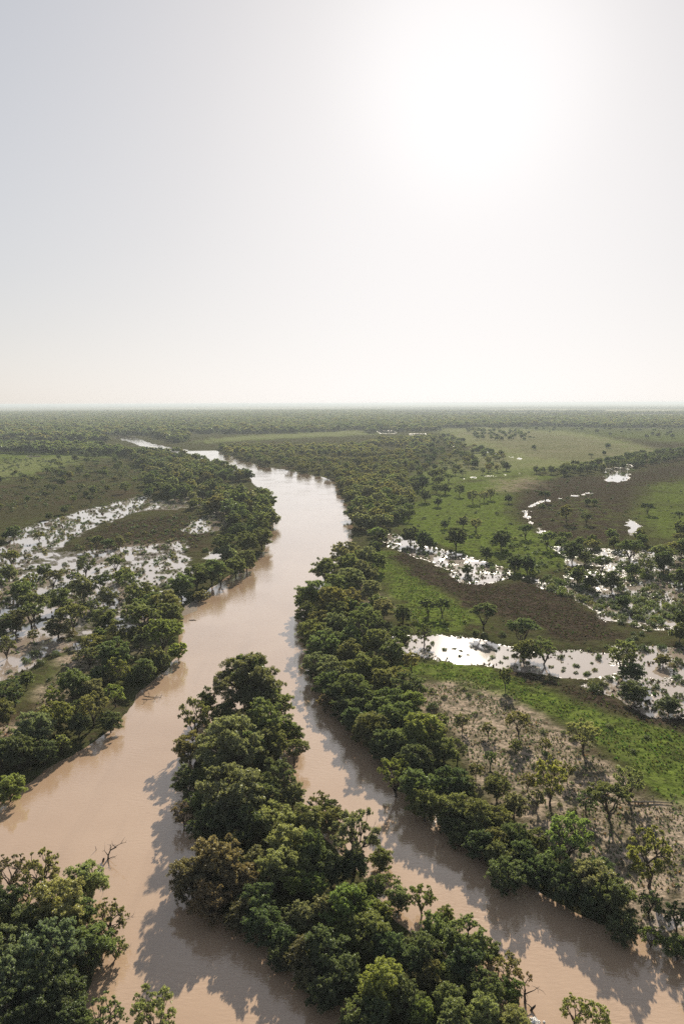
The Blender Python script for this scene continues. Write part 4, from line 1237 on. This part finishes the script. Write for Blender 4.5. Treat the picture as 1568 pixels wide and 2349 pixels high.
TUFT = [[(*tuft_mesh(400 + i), 0)] for i in range(4)]
GT = {'green': (0.092, 0.128, 0.030), 'straw': (0.20, 0.17, 0.11), 'sage': (0.105, 0.115, 0.064), 'brown': (0.050, 0.040, 0.028), 'moss': (0.06, 0.075, 0.025)}
pts = []
for poly, spc, tones, sc, lay in [
        (GREEN[10][0], 0.66, ['green'] * 5 + ['moss'] * 2, (0.3, 0.75), 1), (GREEN[9][0], 0.95, ['green'] * 4 + ['moss'] * 2, (0.4, 0.85), 1),
        (SAND[0][0], 0.60, ['straw', 'sage', 'sage', 'sage', 'moss'], (0.25, 0.68), 3), (SAND[1][0], 0.8, ['straw', 'sage', 'brown', 'moss'], (0.4, 0.9), 3),
        (MUD[0][0], 0.95, ['brown', 'brown', 'brown', 'moss'], (0.35, 0.85), 2), (MUD[6][0], 0.75, ['brown', 'brown', 'moss'], (0.4, 0.9), 2),
        (FLOOD[10][0], 1.2, ['brown', 'moss'], (0.5, 1.1), 0), (FLOOD[12][0], 0.95, ['brown', 'moss', 'sage'], (0.5, 1.3), 0), (FLOOD[8][0], 1.3, ['brown', 'moss'], (0.7, 1.6), 0),
        (FLOOD[7][0], 1.5, ['brown', 'moss'], (0.6, 1.5), 0), (FLOOD[0][0], 2.6, ['brown', 'moss', 'moss'], (0.9, 2.0), 0), (FLOOD[4][0], 2.0, ['brown', 'moss'], (.8, 1.8), 0), (FLOOD[5][0], 1.7, ['brown', 'moss'], (.7, 1.6), 0),
        (MUD[2][0], 2.2, ['brown', 'moss', 'moss'], (0.7, 1.5), 2), (FLOOD[6][0], 1.5, ['brown', 'moss'], (.6, 1.4), 0)]:
    X, Y = scatter(poly, spc, 1.0)
    h_ = cover(X, Y)
    ok = (h_[6] < -0.5) & (h_[0] > -0.02) & (fbm(X, Y, 4, 3, 99) + 0.5 > rng.random(len(X)) * 0.55)
    if lay:
        ok &= rng.random(len(X)) < h_[lay] * 1.1
    for x, y, z in zip(X[ok], Y[ok], h_[0][ok]):
        q = random.uniform(*sc)
        c = [v * random.uniform(.7, 1.3) for v in GT[random.choice(tones)]]
        pts.append((x, y, z - .02, q, q, q * random.uniform(.6, 1.1), random.uniform(0, 6.28), c, random.randrange(4)))
print('tufts', len(pts))
scatter_object('tussock_grass', TUFT, pts, [M_GRASS])


# ------------------------------------------------------------------ snags, drift wood, birds
def stick_thing(name, label, cat, base, trunk_pts, radii, twigs, seed, m):
    r = np.random.default_rng(seed)
    e = bpy.data.objects.new(name, None); COL.objects.link(e)
    e.location = base
    e['label'] = label; e['category'] = cat
    vs, fs = [], []
    tube(vs, fs, trunk_pts, radii, 7)
    link('trunk', new_mesh('trunk', vs, fs, [m], True), e)
    for k in range(twigs):
        vs, fs = [], []
        a = np.asarray(trunk_pts[1 + k % (len(trunk_pts) - 1)])
        d = np.array([r.uniform(-.6, 1.2), r.uniform(-.6, .6), r.uniform(.1, .9)]) * r.uniform(0.7, 1.6)
        q = bend(a, a + d, r, 5)
        tube(vs, fs, q, [.07, .055, .04, .028, .01], 5)
        for _ in range(3):
            tube(vs, fs, bend(q[3], q[3] + r.normal(0, .45, 3), r, 3), [.03, .02, .008], 4)
        link('branch', new_mesh('branch', vs, fs, [m], True), e)
    return e


p = ground(248.4, 1971.5)
stick_thing('dead_snag', 'dark bare snag of a drowned tree sticking out of the brown river', 'snag', (p[0], p[1], 0),
            [(-.25, -.1, -.6), (0, 0, .05), (.03, .02, .55), (.32, .1, 1.25), (.75, .1, 1.5), (1.15, .0, 1.75)], [.13, .14, .09, .08, .085, .07], 5, 31, M_DEAD)
p = ground(238.0, 1976.5)
stick_thing('drift_log', 'short dark knob of log poking up just beside the bare snag', 'log', (p[0], p[1], 0), [(-.1, 0, -.3), (-.05, 0, .2), (.05, 0, .45), (.12, 0, .5)], [.12, .14, .13, .06], 0, 32, M_DEAD)
p = ground(221, 1950)
stick_thing('drift_stick', 'thin stick standing in the ripples upstream of the snag', 'stick', (p[0], p[1], 0), [(.05, 0, -.4), (0, 0, .1), (-.1, 0, .6)], [.04, .04, .015], 0, 38, M_DEAD)
p = ground(1202, 2300)
stick_thing('drowned_stump', 'thin broken stump standing in the water off the island tail', 'stump', (p[0], p[1], 0), [(0, 0, -.5), (.05, 0, .3), (.0, .05, .9), (.1, .1, 1.4)], [.13, .12, .1, .05], 2, 33, M_DEAD)
p = ground(1222, 2318)
stick_thing('drift_log', 'dark knot of wood poking from the water beyond the thin stump', 'log', (p[0], p[1], 0.0), [(-.35, 0, -.25), (-.1, .03, .18), (.15, .05, .42), (.22, .1, .55)], [.12, .13, .10, .04], 1, 34, M_DEAD)
p = ground(350, 1602)
stick_thing('fallen_branch', 'fallen dark branch lying in the shallows under the flooded bank gums', 'branch', (p[0], p[1], 0.05), [(-1.9, .5, .3), (-.8, .0, .25), (.5, .2, .10), (1.5, .5, .02)], [.11, .10, .07, .03], 3, 35, M_DEAD)
p = ground(442, 1423)
stick_thing('drift_log', 'low dark log afloat off the yellow-leaved gum on the flooded bank', 'log', (p[0], p[1], 0.02), [(-1.1, .1, 0), (-.4, -.08, .07), (.4, .1, .08), (1.1, -.2, 0)], [.07, .10, .09, .03], 0, 36, M_DEAD)
p = ground(1490, 1850)
stick_thing('fallen_branch', 'thin grey branch fallen on the sandy rise by the green strip', 'branch', (p[0], p[1], height_at(*p) + .1), [(-3.5, .2, .1), (-1.5, 0, .12), (.6, .1, .1), (3, -.2, .05)], [.14, .13, .1, .04], 3, 37, M_PALE)

mb, ntb = mat('black_feathers')
b = NT(ntb)
pb = b.n('ShaderNodeBsdfPrincipled'); pb.inputs['Base Color'].default_value = (0.018, 0.018, 0.02, 1); pb.inputs['Roughness'].default_value = 0.6
ob_ = b.n('ShaderNodeOutputMaterial'); b.l(pb.outputs[0], ob_.inputs[0])


def bird(loc, label, heading):
    e = bpy.data.objects.new('bird', None); COL.objects.link(e)
    e.location = loc; e.rotation_euler = (0, 0, heading)
    e['label'] = label; e['category'] = 'bird'
    vs, fs = [], []
    tube(vs, fs, [(-.34, 0, -.10), (-.22, 0, .0), (-.1, 0, .08), (.04, 0, .16), (.13, 0, .25), (.18, 0, .33), (.23, 0, .36), (.26, 0, .35), (.34, 0, .33)], [.03, .045, .09, .10, .075, .06, .06, .03, .006], 8)
    link('body', new_mesh('body', vs, fs, [mb], True), e)
    for s in (-1, 1):
        vs, fs = [], []
        tube(vs, fs, [(.08, s * .08, .2), (-.05, s * .105, .12), (-.2, s * .09, .02), (-.36, s * .05, -.08)], [.03, .05, .04, .01], 6)
        link('wing', new_mesh('wing', vs, fs, [mb], True), e)
        vs, fs = [], []
        tube(vs, fs, [(.02, s * .04, .08), (.02, s * .04, -.12)], [.012, .01], 4)
        link('leg', new_mesh('leg', vs, fs, [mb], True), e)


hp = [t for t in THINGS if t['zone'] == 'island']
q = ground(716, 1803, 8.0)
t = min(hp, key=lambda t: math.hypot(t['x'] - q[0], t['y'] - q[1]))
bird((t['x'] + 0.3, t['y'], t['z'] + t['H'] * 0.985), 'small black bird perched on top of a sparse island gum', 2.4)

# froth caught against the island's near end
mf, ntf = mat('river_froth')
b = NT(ntf)
pf = b.n('ShaderNodeBsdfPrincipled'); pf.inputs['Base Color'].default_value = (0.78, 0.76, 0.72, 1); pf.inputs['Roughness'].default_value = 0.8
of_ = b.n('ShaderNodeOutputMaterial'); b.l(pf.outputs[0], of_.inputs[0])
r_ = np.random.default_rng(77)
vs, fs = [], []
for k in range(70):
    c = np.array([r_.normal(0, .22), r_.normal(0, .30), 0.01])
    rad_ = r_.uniform(.05, .13)
    b0 = len(vs)
    for a_ in range(3):
        for s_ in range(7):
            th = 2 * PI * s_ / 7
            e_ = (0, .55, 1.0)[a_]
            vs.append(tuple(c + np.array([rad_ * math.sqrt(max(0, 1 - e_ * e_ * .9)) * math.cos(th), rad_ * math.sqrt(max(0, 1 - e_ * e_ * .9)) * math.sin(th), rad_ * e_ * .8])))
    for a_ in range(2):
        for s_ in range(7):
            fs.append((b0 + a_ * 7 + s_, b0 + a_ * 7 + (s_ + 1) % 7, b0 + a_ * 7 + 7 + (s_ + 1) % 7, b0 + a_ * 7 + 7 + s_))
    fs.append(tuple(b0 + 14 + s_ for s_ in range(7)))
p = ground(1227, 2342)
o = link('froth', new_mesh('froth', vs, fs, [mf], True))
o.location = (p[0], p[1], 0.0)
o['label'] = 'white clump of froth on the water off the pale near island gums'
o['category'] = 'froth'

# ------------------------------------------------------------------ haze
mh, nth = mat('air_haze')
b = NT(nth)
vol = b.n('ShaderNodeVolumePrincipled')
vol.inputs['Color'].default_value = (0.50, 0.56, 0.60, 1)
vol.inputs['Density'].default_value = 1.15e-4
vol.inputs['Anisotropy'].default_value = 0.2
oh = b.n('ShaderNodeOutputMaterial'); b.l(vol.outputs[0], oh.inputs['Volume'])
hw, z0, z1 = 41000.0, -3.0, 63.0
hv = [(sx * hw, sy * hw, z) for z in (z0, z1) for sx, sy in ((-1, -1), (1, -1), (1, 1), (-1, 1))]
hf = [(3, 2, 1, 0), (4, 5, 6, 7), (0, 1, 5, 4), (1, 2, 6, 5), (2, 3, 7, 6), (3, 0, 4, 7)]
o = link('haze', new_mesh('haze', hv, hf, [mh]))
o['kind'] = 'stuff'
